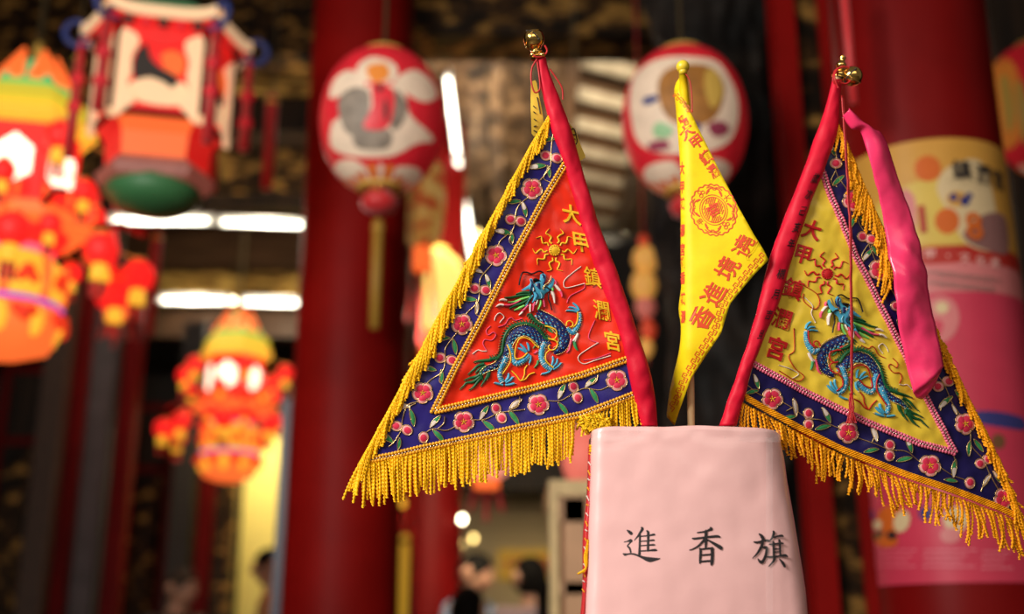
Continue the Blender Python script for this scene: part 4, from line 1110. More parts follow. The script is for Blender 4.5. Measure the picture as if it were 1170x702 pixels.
CLOUDS = [(c3((165, 328), (215, 290), (255, 300), (297, 300)), 1), (c3((295, 290), (265, 235), (280, 192), (345, 198), (385, 150), (360, 122), (312, 148), (295, 105), (335, 62)), 0), (c1((0, 615), (15, 565), (60, 530), (112, 570), (85, 610), (60, 640)), 1),
          (c1((40, 690), (120, 660), (160, 600), (200, 582), (240, 612), (320, 590)), 0),
          ([(664, 304.5), (647, 318), (644, 325), (648, 329), (668, 324)], 1), ([(668, 324), (667, 330), (652, 338), (648, 346)], 0), ([(679.5, 366), (672, 386), (683, 392)], 0), ([(683, 392), (661, 407), (666, 416), (680, 412), (697, 407)], 1), ([(697, 404), (680, 410), (666, 412)], 0)]

def sleeve(t, L_, R_, M, mat_, n=70, depth=0.85):
    """cloth sleeve rolled round the pole, given its two outlines"""
    L_ = resample(cr(L_, 6), 1.0); R_ = resample(cr(R_, 6), 1.0)
    pick = lambda P, s: P[min(len(P) - 1, int(round(s * (len(P) - 1))))]
    def Smap(s, a, h=0.0):
        l = pick(L_, s); r = pick(R_, s)
        cx, cy = (l[0] + r[0]) / 2, (l[1] + r[1]) / 2; hx, hy = (r[0] - l[0]) / 2, (r[1] - l[1]) / 2
        hw = math.hypot(hx, hy) * PXM
        wob = noise.noise(Vector((s * 22, a * 1.1, 3.0))) * 0.0011 + noise.noise(Vector((s * 60, a * 2.3, 9.0))) * 0.0004
        return M(cx + hx * math.cos(a), cy + hy * math.cos(a), (hw * depth + wob + h) * math.sin(a) + h * 0.3)
    mb = MB()
    rows = [[Smap(i / n, PI * 2 * k / 28) for k in range(28)] for i in range(n * 2 + 1) for i in [i / 2]]
    mb.grid(rows, closed_u=True)
    b = len(mb.v); mb.f.append(tuple(range(27, -1, -1))); mb.m.append(0); mb.f.append(tuple(b - 28 + k for k in range(28))); mb.m.append(0)
    return mb.build('sleeve', mat_, t, fix=True), Smap
def fringe(t, M, path, step, length, r, mat_, dirv, curl=0.3, jit=0.25, h0=0.0015, pitch=0.0042, name='fringe', phase_h=0.0, hjit=0.0012):
    mb = MB()
    for i, ((x, y), (tx, ty)) in enumerate(seg_side(path, step)):
        f = i / max(1, len(resample(path, step)) - 1)
        Lc = length(f, x, y) * random.uniform(1 - jit * 0.5, 1 + jit * 0.35)
        if Lc <= 1: continue
        dx, dy = dirv(f, x, y); b1 = random.gauss(0, 1) * curl; b2 = random.gauss(0, 1) * curl
        pts = []
        hz = random.gauss(0, hjit)
        for k in range(7):
            q = k / 6
            px = x + dx * Lc * q + (-dy) * (b1 * q * q * 6 + b2 * math.sin(q * 3.0) * 3)
            py = y + dy * Lc * q + dx * (b1 * q * q * 6 + b2 * math.sin(q * 3.0) * 3)
            pts.append(tuple(M(px, py, h0 + hz * q + 0.0008 * (i % 2) + 0.001 * math.sin(q * 4 + b1 * 3) * curl)))
        P = resample(cr(pts, 4), 0.0011)
        mb.rope(P, r, pitch, phase=random.random() * 6)
    return mb.build(name, mat_, t)
def bell(t, c, r, axis_tilt=0.0):
    """round jingle bell with a slot and holes"""
    mb = MB(); prof = []
    for i in range(17):
        a = -PI / 2 + PI * i / 16; k = 1.0
        prof.append((max(r * math.cos(a), r * 0.02), r * math.sin(a)))
    mb.lathe(prof, 28); mb.lathe([(r * 0.99, -r * 0.06), (r * 1.08, -r * 0.05), (r * 1.08, r * 0.05), (r * 0.99, r * 0.06)], 28)
    for v in range(len(mb.v)): pass
    o = mb.build('bell', brass, t, local=True)
    mb = MB(); rows = []
    for i in range(15):
        a = -0.95 + 1.9 * i / 14; w = r * 0.07 * (1 if 0 < i < 14 else 0.3)
        rows.append([(x, -r * 1.012 * math.cos(a) , r * 1.012 * math.sin(a)) for x in (-w, w)])
    mb.grid(rows)
    for z in (-0.95, 0.95): mb.ball((0, -r * 1.0 * math.cos(z), r * math.sin(z)), r * 0.13, seg=10, rings=6)
    s = mb.build('slot', M_('bell_slot', (0.02, 0.012, 0.004), 0.6), o, local=True)
    o.location = c; o.rotation_euler = (0.45, 0.0, axis_tilt); o.rotation_euler = (-0.3, axis_tilt, 0.15)
    return o

# ------------------------------------------------------------------- red flag (on the left)
def waveL(x, y):
    d = (x - (640 + (y - 135) * 0.27))
    return 0.0030 * math.sin((x * 0.9 + y * 0.5) / 42.0) + 0.0030 * noise.noise(Vector((x / 26.0, y / 34.0, 1.0))) + 0.0013 * noise.noise(Vector((x / 11.0, y / 15.0, 5.0))) - 0.0000012 * max(0, 560 - x) ** 2 * 0.4
baseL = at(745, 486, 1.262)
lean = math.radians(9)
ML = plane_map(baseL, (0.10, -math.cos(lean), -math.sin(lean)), waveL)
tL = empty('temple_flag', ML(745, 650), 'triangular red embroidered flag with navy border, green dragon and golden fringe, left of the box', 'flag', 'embroidered dragon flags')
outerL = [(628, 134), (606, 171), (585, 210), (540, 294), (500, 368), (460, 443), (438, 484), (413, 529)]
botL = [(413, 529), (448, 522), (480, 514), (523, 505), (560, 497), (607, 487), (664, 475), (722, 452), (740, 447)]
mb = MB(); mb.sheet(outerL + botL[1:] + [(728, 400), (712, 350), (690, 290), (668, 230), (648, 170), (638, 140)], ML, 4.0, bstep=4)
mb.build('border', navy_satin, tL)
inL = [(648, 184), (621, 229), (604, 261), (589.6, 287), (549.6, 366), (520, 421), (496, 470)]
inB = [(496, 470), (523, 464), (560, 455), (607, 444), (664, 429), (722, 409)]
mb = MB(); mb.sheet(inL + inB[1:] + [(722, 380), (708, 340), (690, 290), (672, 235), (656, 190)], ML, 3.0, h=0.0007, bstep=3.5)
mb.build('field', red_satin, tL)
mb = MB(); braid(mb, inL, ML); braid(mb, inB, ML); mb.build('inner_braid', [gold_thread, crystal], tL)
mb = MB(); braid(mb, [(628, 137), (606, 174), (587, 210), (541, 297), (502, 370), (462, 443), (440, 483), (417, 527)], ML); braid(mb, [(416, 527), (448, 521), (480, 513), (523, 504), (560, 496), (607, 486), (664, 474), (722, 452)], ML); mb.build('outer_braid', [gold_thread, crystal], tL)
slL, SmapL = sleeve(tL, [(612, 70), (617, 98), (624, 127), (630, 151), (640, 176), (651, 210), (674, 288), (690, 334), (707, 380), (721, 444), (732, 488)],
              [(623, 66), (628, 86), (640, 115), (650, 141), (660, 172), (670, 208), (688, 264), (706, 313), (727, 378), (746, 441), (751, 488)], ML, rose_cloth)
# date written along the back edge of the sleeve
mb = MB()
def sleeve_text(mb, S, chars, s0, s1, a0, sz=0.012, m=0):
    for k, chh in enumerate(chars):
        s = s0 + (s1 - s0) * k / max(1, len(chars) - 1)
        vs, fs = glyph(chh, 0.0)
        mb.add([S(s - y * sz * 2.05, a0 - x * 0.85, 0.0004 + z * 0.004) for x, y, z in vs], fs, m)
sleeve_text(mb, SmapL, '歲次己亥年桐月吉旦', 0.30, 0.80, 0.10, 0.011)
mb.build('sleeve_writing', ink, slL)
for x, y, r_ in ((607.7, 216, .3), (566.5, 292, .1), (527.6, 370.6, .2), (483, 449, .35), (530, 482, .25), (615, 462.4, .15), (704, 434.7, .3)): blossom(tL, ML, x, y, 11.8, r_)
for x, y, a in ((623.5, 178.4, 3.1), (635.6, 181.3, 0.2), (583.5, 251, 3.1), (594.6, 252.8, .2), (542.5, 330, 3.1), (554.5, 331.7, .2), (503, 409, 3.2), (516, 411.6, .3), (453, 487, 3.4), (465, 491.5, .6), (484, 500, 1.8), (567, 467, -1.8), (573, 477.5, 1.2), (655, 442.5, -1.9), (659.5, 454.5, 1.2)):
    bud(tL, ML, x, y, 6.3, a)
for x, y, L, a, tn in ((626, 160, 15, -8, 0), (613, 191, 20, -8, 1), (627, 196, 13, 80, 0), (587, 231, 15, -8, 0), (599, 239, 17, 75, 1), (575, 265.5, 20, 10, 1), (585, 271, 13, 85, 0), (544, 309, 16, 20, 2), (557.5, 321, 16, 75, 1), (535, 342, 18, 5, 0), (544.7, 351, 14, 95, 2), (505, 387, 17, -5, 0), (519.5, 396, 17, 80, 0), (489, 421, 18, 12, 1), (504.5, 430, 15, 90, 0),
                       (458, 465, 20, -8, 2), (471, 477, 19, 78, 0), (441, 500, 20, 35, 1), (456, 507, 13, 100, 0), (497, 482, 17, -48, 1), (501, 498, 18, 48, 0), (553, 472, 18, -58, 1), (559, 487, 19, 42, 0), (589, 461.5, 17, -38, 2), (587, 477, 19, 55, 0), (641, 448, 18, -65, 1), (643, 467, 17, 52, 0), (674, 437.5, 16, -42, 1), (678, 452, 18, 62, 0)):
    leaf(tL, ML, x, y, L, a, tn)
vine(tL, ML, [[(632, 150), (630, 165), (629, 180), (628, 192), (618, 205), (610, 212)], [(628, 190), (621, 203), (628, 208)], [(603, 226), (592, 236), (588, 250), (586, 262), (572, 275), (568, 284)], [(586, 262), (582, 276), (590, 282)], [(563, 301), (549, 318), (548, 331), (546, 345), (535, 356), (529, 364)], [(546, 345), (543, 358), (549, 362)],
              [(522, 380), (509, 398), (509, 411), (505, 425), (492, 434), (485, 442)], [(505, 425), (502, 436), (508, 440)], [(478, 459), (466, 463), (460, 478), (459, 490), (452, 503), (444, 511)], [(475, 461), (468, 466), (470, 480)], [(523, 486), (510, 492), (496, 490), (487, 494)], [(500, 490), (507, 484), (508, 476)],
              [(541, 480), (555, 479), (570, 472), (585, 470), (600, 468)], [(580, 470), (592, 464), (594, 453)], [(626, 458), (640, 458), (656, 449), (668, 444), (684, 446), (694, 442)], [(668, 443), (680, 437), (683, 428)]])
IDA = lambda x, y: (x, y)
MLf = lambda x, y, h=0.0: ML(x, y, h + 0.0007)
dragon(tL, MLf, IDA, t_yellow)
sun_badge(tL, MLf, 633.9, 286, t_yellow, -PI / 2)
cloud_cords(tL, MLf, IDA, CLOUDS)
mb = MB()
for chh, x, y, w, hgt in (('大', 653, 245, 22, 24), ('甲', 664, 277, 22, 25), ('鎮', 677, 317, 20, 25), ('瀾', 687, 355, 20, 25), ('宮', 699, 390, 19, 24)):
    put_glyph(mb, chh, x, y, (w * 0.98, w * 0.20), (-hgt * 0.12, -hgt * 0.97), MLf, 0.0002, 0.016, 0, 0.006 if chh in '鎮瀾' else 0.018)
mb.build('gold_lettering', t_yellow, tL)
# fringes
fringe(tL, ML, [(414, 531), (448, 524), (480, 517), (523, 508), (560, 500), (607, 490), (655, 480)], 2.75, lambda f, x, y: (46 if x < 662 else 0), 0.00195, fringe_gold, lambda f, x, y: (0.02 - 0.02 * f, 1.0), 0.22, 0.35)
fringe(tL, ML, [(655, 480), (664, 478), (722, 456), (738, 450)], 3.0, lambda f, x, y: 33 if x > 697 else 0, 0.0019, fringe_gold, lambda f, x, y: (0.06, 1.0), 0.2, 0.2)
fringe(tL, ML, [(628, 134), (606, 170), (585, 208), (540, 292), (500, 366), (460, 441), (436, 486), (412, 530)], 2.4, lambda f, x, y: 28 + 16 * f, 0.0019, fringe_gold, lambda f, x, y: (-0.20 - 0.10 * math.sin(f * 9), 0.97), 0.35, 0.35, h0=0.0022)
fringe(tL, ML, [(626, 138), (604, 173), (583, 211), (538, 295), (498, 369), (458, 444), (434, 489), (412, 530)], 3.0, lambda f, x, y: 22 + 22 * f, 0.0019, fringe_gold, lambda f, x, y: (-0.42, 0.90), 0.35, 0.3, h0=0.0005)
mb = MB(); braid(mb, [(630, 130), (607, 168), (586, 207), (541, 291), (501, 365), (461, 440), (437, 485), (411, 531)], ML, 1.1, 2.2, 0.0016, 0.0013, False); mb.build('fringe_heading', fringe_gold, tL)
# pole and bell
def pole(t, M, pts, r, m=pole_wood, name='pole'):
    mb = MB(); mb.tube([M(*p, 0.0) for p in cr(pts, 4)], r, 14); return mb.build(name, m, t)
pole(tL, ML, [(615, 60), (617.5, 70), (635, 127), (650, 176), (666, 225), (686, 290), (707, 352), (728, 420), (741, 487), (758, 590)], 0.0045)
def neck_collar(t, M, x0, y0, x1, y1, r):
    a, b = M(x0, y0), M(x1, y1); d = (b - a)
    mb = MB(); n = 12
    mb.tube([a + d * (i / n) for i in range(n + 1)], [r * (1.0 + 0.28 * math.cos(i / n * 4 * PI)) for i in range(n + 1)], 20)
    for s in (-1, 1): mb.ball(b + Vector((s * r * 0.9, -r * 0.7, 0.002)), r * 0.55, 0, 10, 8)
    return mb.build('bell_collar', brass, t)
bl = bell(tL, (0, 0, 0), 0.0122); bl.location = ML(609.5, 46) - Vector(tL.location); bl.rotation_euler = (-0.35, -0.75, 0.1)
neck_collar(tL, ML, 611, 56, 613.5, 68, 0.0062)
mb = MB(); mb.line([(613, 70), (607, 80), (606, 96), (610, 108), (616, 104), (615, 88), (613, 72)], 0.0010, ML, 0.004, 6); mb.line([(627, 82), (634, 92), (641, 104), (642, 116)], 0.0010, ML, 0.006, 6)
mb.line([(606, 62), (610, 68), (618, 68), (624, 62), (621, 55)], 0.0012, ML, 0.006, 6); mb.build('red_string', M_('red_string', (0.5, 0.012, 0.015), 0.5), tL)
# yellow paper charm tied behind the top of the sleeve
tC = empty('paper_charm', ML(612, 100), 'yellow paper charm strips with black writing tied behind the red flag', 'charm')
mb = MB(); sh = lambda x, y, h=0.0: ML(x, y, h - 0.013 + 0.003 * math.sin(y / 9.0))
mb.sheet([(608, 90), (614, 88), (618, 110), (622, 135), (624, 152), (609, 152), (607, 125)], sh, 5); mb.build('strip', M_('yellow_paper', (0.78, 0.52, 0.05), 0.6, var=0.1), tC)
mb = MB(); mb.sheet([(652, 138), (660, 146), (672, 176), (663, 182), (655, 170)], sh, 4); mb.build('strip', M_('yellow_paper', (0.78, 0.52, 0.05), 0.6, var=0.1), tC)
mb = MB()
for p in ([(610, 119), (613, 122)], [(610, 126), (613, 128)], [(611, 134), (614, 136)], [(611, 142), (614, 141)], [(611, 146), (615, 148)], [(615, 108), (618, 128)], [(653, 146), (658, 144), (662, 158), (656, 161), (653, 148)], [(656, 150), (660, 150)], [(656, 154), (660, 155)]):
    mb.line(p, 0.0006, sh, 0.0008, 4)
mb.build('black_writing', ink, tC)

# ------------------------------------------------------------------- yellow embroidered flag (on the right)
def waveR(x, y):
    return 0.0028 * math.sin((x * 0.9 - y * 0.3) / 30.0) + 0.0020 * noise.noise(Vector((x / 24.0, y / 30.0, 11.0))) + 0.0011 * noise.noise(Vector((x / 10.0, y / 13.0, 15.0)))
baseR = at(832, 486, 1.262)
MR = plane_map(baseR, (0.20, -math.cos(lean), -math.sin(lean)), waveR)
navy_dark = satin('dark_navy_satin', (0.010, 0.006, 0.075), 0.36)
tR = empty('temple_flag', MR(838, 640), 'triangular yellow embroidered flag with dark navy border, dragon and pink ribbon, right of the box', 'flag', 'embroidered dragon flags')
outR = [(956, 146), (985, 210), (1010, 262), (1058, 362), (1086, 418), (1112, 470), (1138, 525), (1163, 592)]
botR = [(1163, 592), (1139, 580), (1099, 565), (1039, 545), (964, 515), (904, 485), (850, 455)]
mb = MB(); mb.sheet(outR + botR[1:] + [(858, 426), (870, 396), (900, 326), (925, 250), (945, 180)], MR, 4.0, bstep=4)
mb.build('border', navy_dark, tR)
inR = [(937, 196), (957, 246.6), (974.4, 290), (1012, 365), (1050, 442), (1089, 517)]
inRB = [(1089, 517), (1049, 507), (989.4, 482), (914.6, 444.6), (860, 416)]
mb = MB(); mb.sheet(inR + inRB[1:] + [(868, 396), (895, 330), (912, 275), (928, 225)], MR, 3.0, h=0.0007, bstep=3.5)
mb.build('field', yellow_satin, tR)
mb = MB(); braid(mb, inR, MR, 2.1, 3.5); braid(mb, inRB, MR, 2.1, 3.5); mb.build('inner_braid', [pink_braid_m, crystal], tR)
slR, SmapR = sleeve(tR, [(950, 92), (941, 127), (928, 164), (914, 204), (897, 249), (881, 294), (860.7, 372), (836, 442), (821, 487)],
              [(961, 92), (957.5, 127), (954.6, 155), (941, 192.5), (930, 221), (920, 249), (911, 275.5), (892, 342), (868, 398), (857, 427), (840, 487)], MR, rose_cloth)
mb = MB()
sleeve_text(mb, SmapR, '歲次己亥年', 0.285, 0.475, 1.30, 0.0145); sleeve_text(mb, SmapR, '桐月吉旦', 0.56, 0.735, 1.45, 0.0150)
mb.build('sleeve_writing', ink, slR)
for x, y, r_ in ((973.4, 229.5, .3), (1003, 309, .1), (1042, 388, .4), (882, 456, .2), (969.4, 494.5, .35), (1060.7, 532, .25), (1101.6, 484.5, .15), (1147, 570, .3)): blossom(tR, MR, x, y, 12, r_)
for x, y, a in ((953.5, 187.6, 3.1), (984, 271, 3.1), (993, 274, .2), (924.5, 473, -1.6), (924.5, 485, 1.6), (1016, 509, -1.6), (1016, 520.5, 1.6), (1071, 442, 3.1), (1082, 436, .2), (1120, 530, 3.1), (1129, 525, .2), (1106.6, 552, -1.6), (1022, 350, 3.1), (1031, 352, .2)):
    bud(tR, MR, x, y, 6.4, a)
for x, y, L, a, tn in ((956, 207, 16, -42, 0), (949, 172, 14, 60, 1), (973, 254, 16, -62, 0), (984, 252, 14, 62, 0), (989, 292, 16, -50, 1), (997, 287, 13, 60, 0), (1027, 372, 15, 60, 0), (1012, 334, 14, -55, 0), (863.7, 436, 17, 72, 1), (858, 448, 15, -12, 0), (908.6, 465, 20, 80, 2), (902, 477, 15, -10, 0), (945.5, 474, 19, 62, 1), (941, 488.5, 18, -14, 0), (999, 495, 19, 74, 2), (995, 515, 16, -12, 0), (1037, 508, 19, 70, 1), (1032, 525, 17, -14, 0),
                       (1089, 536, 20, -80, 1), (1084, 549, 15, 8, 0), (1079, 460, 20, -40, 1), (1095, 452, 15, 55, 0), (1106.6, 513, 17, -82, 0), (1118, 509, 17, 52, 0), (1126.5, 549, 16, -55, 2), (1139, 545, 15, 60, 1), (1090, 468, 12, 70, 2)):
    leaf(tR, MR, x, y, L, a, tn)
vine(tR, MR, [[(948, 165), (954, 178), (953, 195), (962, 212), (970, 222)], [(953, 196), (948, 208), (955, 214)], [(979, 240), (980, 255), (988, 268), (992, 284), (999, 300)], [(990, 280), (983, 292), (985, 300)], [(1010, 322), (1020, 336), (1026, 352), (1032, 370), (1040, 380)], [(1052, 400), (1062, 418), (1077, 438), (1085, 456), (1096, 474)], [(1085, 456), (1076, 464), (1073, 470)],
              [(852, 440), (862, 448), (872, 453)], [(893, 459), (908, 468), (924, 478), (938, 480), (952, 486), (962, 491)], [(905, 466), (898, 470)], [(980, 500), (996, 506), (1016, 514), (1034, 516), (1050, 528)], [(996, 506), (1000, 496), (998, 484)], [(1072, 534), (1086, 543), (1100, 548), (1108, 552)], [(1088, 543), (1091, 530), (1088, 520)],
              [(1108, 495), (1110, 510), (1124, 526), (1132, 545), (1142, 562)], [(1132, 545), (1122, 556), (1120, 562)]])
# affine that carries the traced dragon to its mirrored place on this flag
src = [(620.3, 316), (526.8, 444.7), (656.8, 350), (631.7, 420.8), (552, 414)]
dst = [(954.5, 341), (1056.7, 486.7), (924.6, 372.6), (953.5, 446), (1028, 455)]
def lsq3(src, dst, k):
    S = Matrix(((0,) * 3,) * 3); b = Vector((0, 0, 0))
    for (x, y), d in zip(src, dst):
        v = (x, y, 1)
        for i in range(3):
            b[i] += v[i] * d[k]
            for j in range(3): S[i][j] += v[i] * v[j]
    return S.inverted() @ b
ax_, ay_ = lsq3(src, dst, 0), lsq3(src, dst, 1)
AFF = lambda x, y: (ax_[0] * x + ax_[1] * y + ax_[2], ay_[0] * x + ay_[1] * y + ay_[2])
MRf = lambda x, y, h=0.0: MR(x, y, h + 0.0007)
dragon(tR, MRf, AFF, t_red)
sun_badge(tR, MRf, 944.5, 313.4, t_red, -PI / 2 + 0.1)
for pts, m in CLOUDS[:4]:
    o_ = MB(); o_.line([AFF(*p) for p in pts], 0.00055, MRf, 0.0007, 6); o_.build('cloud_outline', t_white if m else t_red, tR)
ZA = lambda *p: [(890 + x / 3.9, 320 + y / 3.9) for x, y in p]
for pts, m in ((ZA((105, 20), (165, 60), (180, 100), (160, 130), (115, 95), (112, 60)), 0), (ZA((115, 75), (150, 115), (145, 150), (165, 190)), 1), (ZA((68, 215), (72, 310), (45, 340), (70, 390), (115, 430), (80, 450), (0, 405)), 0), (ZA((0, 380), (60, 400), (90, 420), (60, 440)), 1)):
    o_ = MB(); o_.line(pts, 0.00055, MRf, 0.0007, 6); o_.build('cloud_outline', t_white if m else t_red, tR)
mb = MB()
for chh, x, y, sz in (('大', 927, 263, 21), ('甲', 917, 291, 21), ('鎮', 907, 330, 23), ('瀾', 894, 364, 23), ('宮', 887.5, 398, 25)):
    put_glyph(mb, chh, x, y, (sz * 0.95, sz * 0.32), (sz * 0.30, -sz * 1.02), MRf, 0.0002, 0.016, 0, 0.010 if chh in '鎮瀾' else 0.022)
mb.build('red_lettering', t_red, tR)
# fringes with a flat gimp heading
fringe(tR, MR, [(1165, 598), (1139, 586), (1099, 571), (1039, 551), (964, 521), (904, 491), (846, 460)], 2.9, lambda f, x, y: (35 + 14 * math.sin(f * 37) * math.sin(f * 11)) if x < 1110 else 42, 0.0019, fringe_amber, lambda f, x, y: (0.12 + 0.14 * math.sin(f * 17), 0.98), 0.75, 0.5)
mb = MB()
for off in (0, 2.2, 4.4, 6.6):
    P = [(x + 0.35 * off, y - 1.5 + off) for x, y in ((1164, 590), (1139, 578), (1099, 563), (1039, 543), (964, 513), (904, 483), (848, 452))]
    mb.rope(resample([tuple(MR(x, y, 0.0016)) for x, y in resample(P, 3)], 0.0011), 0.0016, 0.0034)
mb.build('fringe_heading', fringe_amber, tR)
fringe(tR, MR, [(955, 143), (975, 190), (1000, 248), (1020, 292)], 1.9, lambda f, x, y: 26 + 24 * f, 0.0018, fringe_amber, lambda f, x, y: (-0.05 + 0.14 * math.sin(f * 11), 1.0), 0.6, 0.5, h0=0.003)
fringe(tR, MR, [(1048, 340), (1062, 368), (1088, 420), (1114, 472), (1140, 526), (1166, 592)], 2.4, lambda f, x, y: 34, 0.0019, fringe_amber, lambda f, x, y: (0.30, 0.95), 0.5, 0.4, h0=0.003)
fringe(tR, MR, [(1046, 340), (1060, 368), (1085, 420), (1110, 472), (1136, 526), (1162, 592)], 3.0, lambda f, x, y: 38, 0.0019, fringe_amber, lambda f, x, y: (0.50, 0.86), 0.4, 0.3, h0=0.001)
# pole, gourd finial and bell
pole(tR, MR, [(958, 82), (955.5, 94), (949, 127), (941, 160), (927, 204), (908, 249), (894, 294), (876, 352), (855, 420), (833, 487), (800, 590)], 0.0045)
gp = MR(958, 90); gt = MR(963, 64); gd = gt - gp
mb = MB(); n = 26
gr = [0.0075, 0.0088, 0.0094, 0.0094, 0.0088, 0.0076, 0.0060, 0.0046, 0.0040, 0.0044, 0.0056, 0.0062, 0.0062, 0.0056, 0.0044, 0.0034, 0.0030, 0.0036, 0.0042, 0.0038, 0.0022]
mb.tube([gp + gd * (i / (len(gr) - 1)) for i in range(len(gr))], gr, 22); mb.build('gourd_finial', brass, tR)
bl = bell(tR, (0, 0, 0), 0.0118); bl.location = MR(971, 89, 0.006) - Vector(tR.location); bl.rotation_euler = (0.5, 0.9, -0.3)
sr = M_('red_string', (0.5, 0.012, 0.015), 0.5)
mb = MB(); mb.line([(952, 104), (948, 92), (953, 82), (964, 80), (970, 90), (962, 99), (953, 97)], 0.0012, MR, 0.010, 6); mb.line([(951, 100), (947, 95), (950, 84), (958, 79)], 0.0012, MR, 0.008, 6)
mb.build('red_string', sr, tR)
# hot pink ribbon tied to the top
mb = MB()
le = [(957, 136), (966, 151), (977, 155), (987, 193), (1003, 250), (1011, 312), (1017, 365), (1026, 402), (1036, 450)]
re = [(961, 129), (974, 140), (990, 151), (1006, 163), (1029, 228), (1042, 278), (1055, 330), (1064, 380), (1069, 420)]
le2 = cr(le, 8); re2 = cr(re, 8); rows = []
for i, (l, r) in enumerate(zip(le2, re2)):
    row = []
    for k in range(13):
        u = k / 12; x = l[0] + (r[0] - l[0]) * u; y = l[1] + (r[1] - l[1]) * u
        hh = 0.012 + 0.006 * math.sin(u * PI) + 0.0032 * math.sin(y / 24.0 + u * 2.5) + 0.0022 * math.sin(y / 6.0 - u * 7) * math.exp(-((y - 305) / 25.0) ** 2) + 0.0012 * noise.noise(Vector((x / 12, y / 18, 2)))
        row.append(MR(x, y, hh))
    rows.append(row)
# folded end
fold = [((1036, 450), (1069, 420)), ((1040, 455), (1069, 425)), ((1047, 457), (1067.5, 430)), ((1052, 454), (1064, 432))]
for j, (l, r) in enumerate(fold):
    rows.append([MR(l[0] + (r[0] - l[0]) * k / 12, l[1] + (r[1] - l[1]) * k / 12, 0.012 + 0.006 * math.sin(k / 12 * PI) - 0.002 * j) for k in range(13)])
mb.grid(rows)
ob = mb.build('pink_ribbon', pink_ribbon_m, tR)
sd_ = ob.modifiers.new('thickness', 'SOLIDIFY'); sd_.thickness = 0.0006
# thin red cord with a tassel hanging down the front
mb = MB(); P = [(957, 112), (959, 150), (962, 200), (965, 260), (967, 330), (968.5, 400), (969, 452)]
mb.line(P, 0.0010, MR, 0.009, 6); mb.line([(x + 1.6, y) for x, y in P], 0.0009, MR, 0.0085, 6); mb.build('hanging_cord', sr, tR)
mb = MB()
for k in range(14):
    x0 = 969 + random.uniform(-1, 1); mb.line([(x0, 450), (x0 + random.uniform(-2.5, 2.5), 466), (x0 + random.uniform(-4.5, 4.5), 484)], 0.0006, MR, 0.008 + random.uniform(-.002, .002), 4)
mb.build('cord_tassel', sr, tR)

# ------------------------------------------------------------------- plain yellow pennant in the middle
def waveY(x, y):
    xl = 776 + 0.0 * y
    d = max(0.0, 792 - x) / 16.0
    return 0.004 * math.sin((x * 1.0 + y * 0.55) / 38.0) - 0.010 * d * d + 0.0012 * noise.noise(Vector((x / 30, y / 40, 21))) - 0.00018 * max(0, y - 400)
baseY = at(789, 486, 1.275)
MY = plane_map(baseY, (-0.12, -math.cos(lean), -math.sin(lean)), waveY)
MYp = plane_map(baseY, (-0.12, -math.cos(lean), -math.sin(lean)))
tY = empty('pennant_flag', MYp(791, 640), 'plain yellow triangular pennant printed with red characters, on a wooden stick behind the box', 'flag')
lef = [(773, 90), (770.5, 98), (772, 115), (775, 153), (777.6, 194), (778, 240), (778, 293), (778.5, 326), (775.5, 352), (778, 372), (776, 401), (766, 443.6), (761, 486)]
rig = [(771, 486), (776, 470), (789, 434), (806, 407.5), (824, 381), (830, 360), (834, 348), (848, 330.5), (862, 314), (878, 297.7), (872, 286), (861, 269), (844, 238), (825, 200), (806, 161), (792, 133), (784, 120), (777, 105), (784, 86), (779, 83)]
mb = MB(); mb.sheet(cr(lef, 3)[:-1] + [(x, y) for x, y in rig], MY, 4.0, bstep=3.5)
ob = mb.build('cloth', yellow_cloth, tY)
sd_ = ob.modifiers.new('thickness', 'SOLIDIFY'); sd_.thickness = 0.0004; sd_.offset = -1
mb = MB(); mb.tube([MYp(780.5, 82, -0.006), MYp(781.5, 100, -0.008), MYp(782.5, 130, -0.018), MYp(785, 250, -0.026), MYp(790, 434, -0.026), MYp(792.5, 620, -0.026)], 0.0043, 14); mb.build('stick', pole_wood, tY)
mb = MB(); mb.tube([MYp(780.3, 81, -0.005), MYp(781.8, 100, -0.009), MYp(783.5, 116, -0.014), MYp(786, 150, -0.022)], [0.0046, 0.0054, 0.0056, 0.005], 16); mb.build('rolled_hem', yellow_cloth, tY)
mb = MB(); mb.ball(MYp(780.3, 75, -0.004), 0.0078, 0, 20, 14); mb.lathe([(0.0045, -0.010), (0.005, -0.006), (0.0042, -0.003)], 16, MYp(780.3, 75, -0.004)); mb.build('knob', M_('yellow_plastic', (0.80, 0.58, 0.03), 0.35), tY)
mb = MB(); mb.line([(783, 84), (788, 92), (790.5, 108), (791, 128)], 0.0007, MYp, 0.0, 6); mb.build('red_string', sr, tY)
def ribbon_line(mb, pts, w, M, h=0.0004, m=0, closed=False):
    P = list(pts); n = len(P); rows = []
    for i in range(n):
        a = P[i - 1] if (i or closed) else P[i]; b = P[(i + 1) % n] if (i < n - 1 or closed) else P[i]
        dx, dy = b[0] - a[0], b[1] - a[1]; l = math.hypot(dx, dy) or 1
        rows.append([M(P[i][0] - dy / l * w / 2 * s, P[i][1] + dx / l * w / 2 * s, h) for s in (-1, 1)])
    mb.grid(rows, m, closed_v=closed)
pr = MB()
for chh, x, y in (('香', 801.5, 363.5), ('進', 815, 336.5), ('境', 830.5, 307.5), ('遶', 850, 282.5)):
    put_glyph(pr, chh, x, y, (27 * 0.50, -27 * 0.83), (-27 * 0.88, -27 * 0.47), MY, 0.0003, 0.004, 0, 0.008 if chh == '遶' else 0.016)
for chh, x, y, k in (('大', 784.5, 149, 1.0), ('甲', 796, 161, 1.0), ('鎮', 806.5, 179, .85), ('瀾', 815, 195, .65)):
    put_glyph(pr, chh, x, y, (17 * 0.80 * k, -17 * 0.60 * k), (-17 * 0.55, -17 * 0.80), MY, 0.0003, 0.004, 0, 0.022)
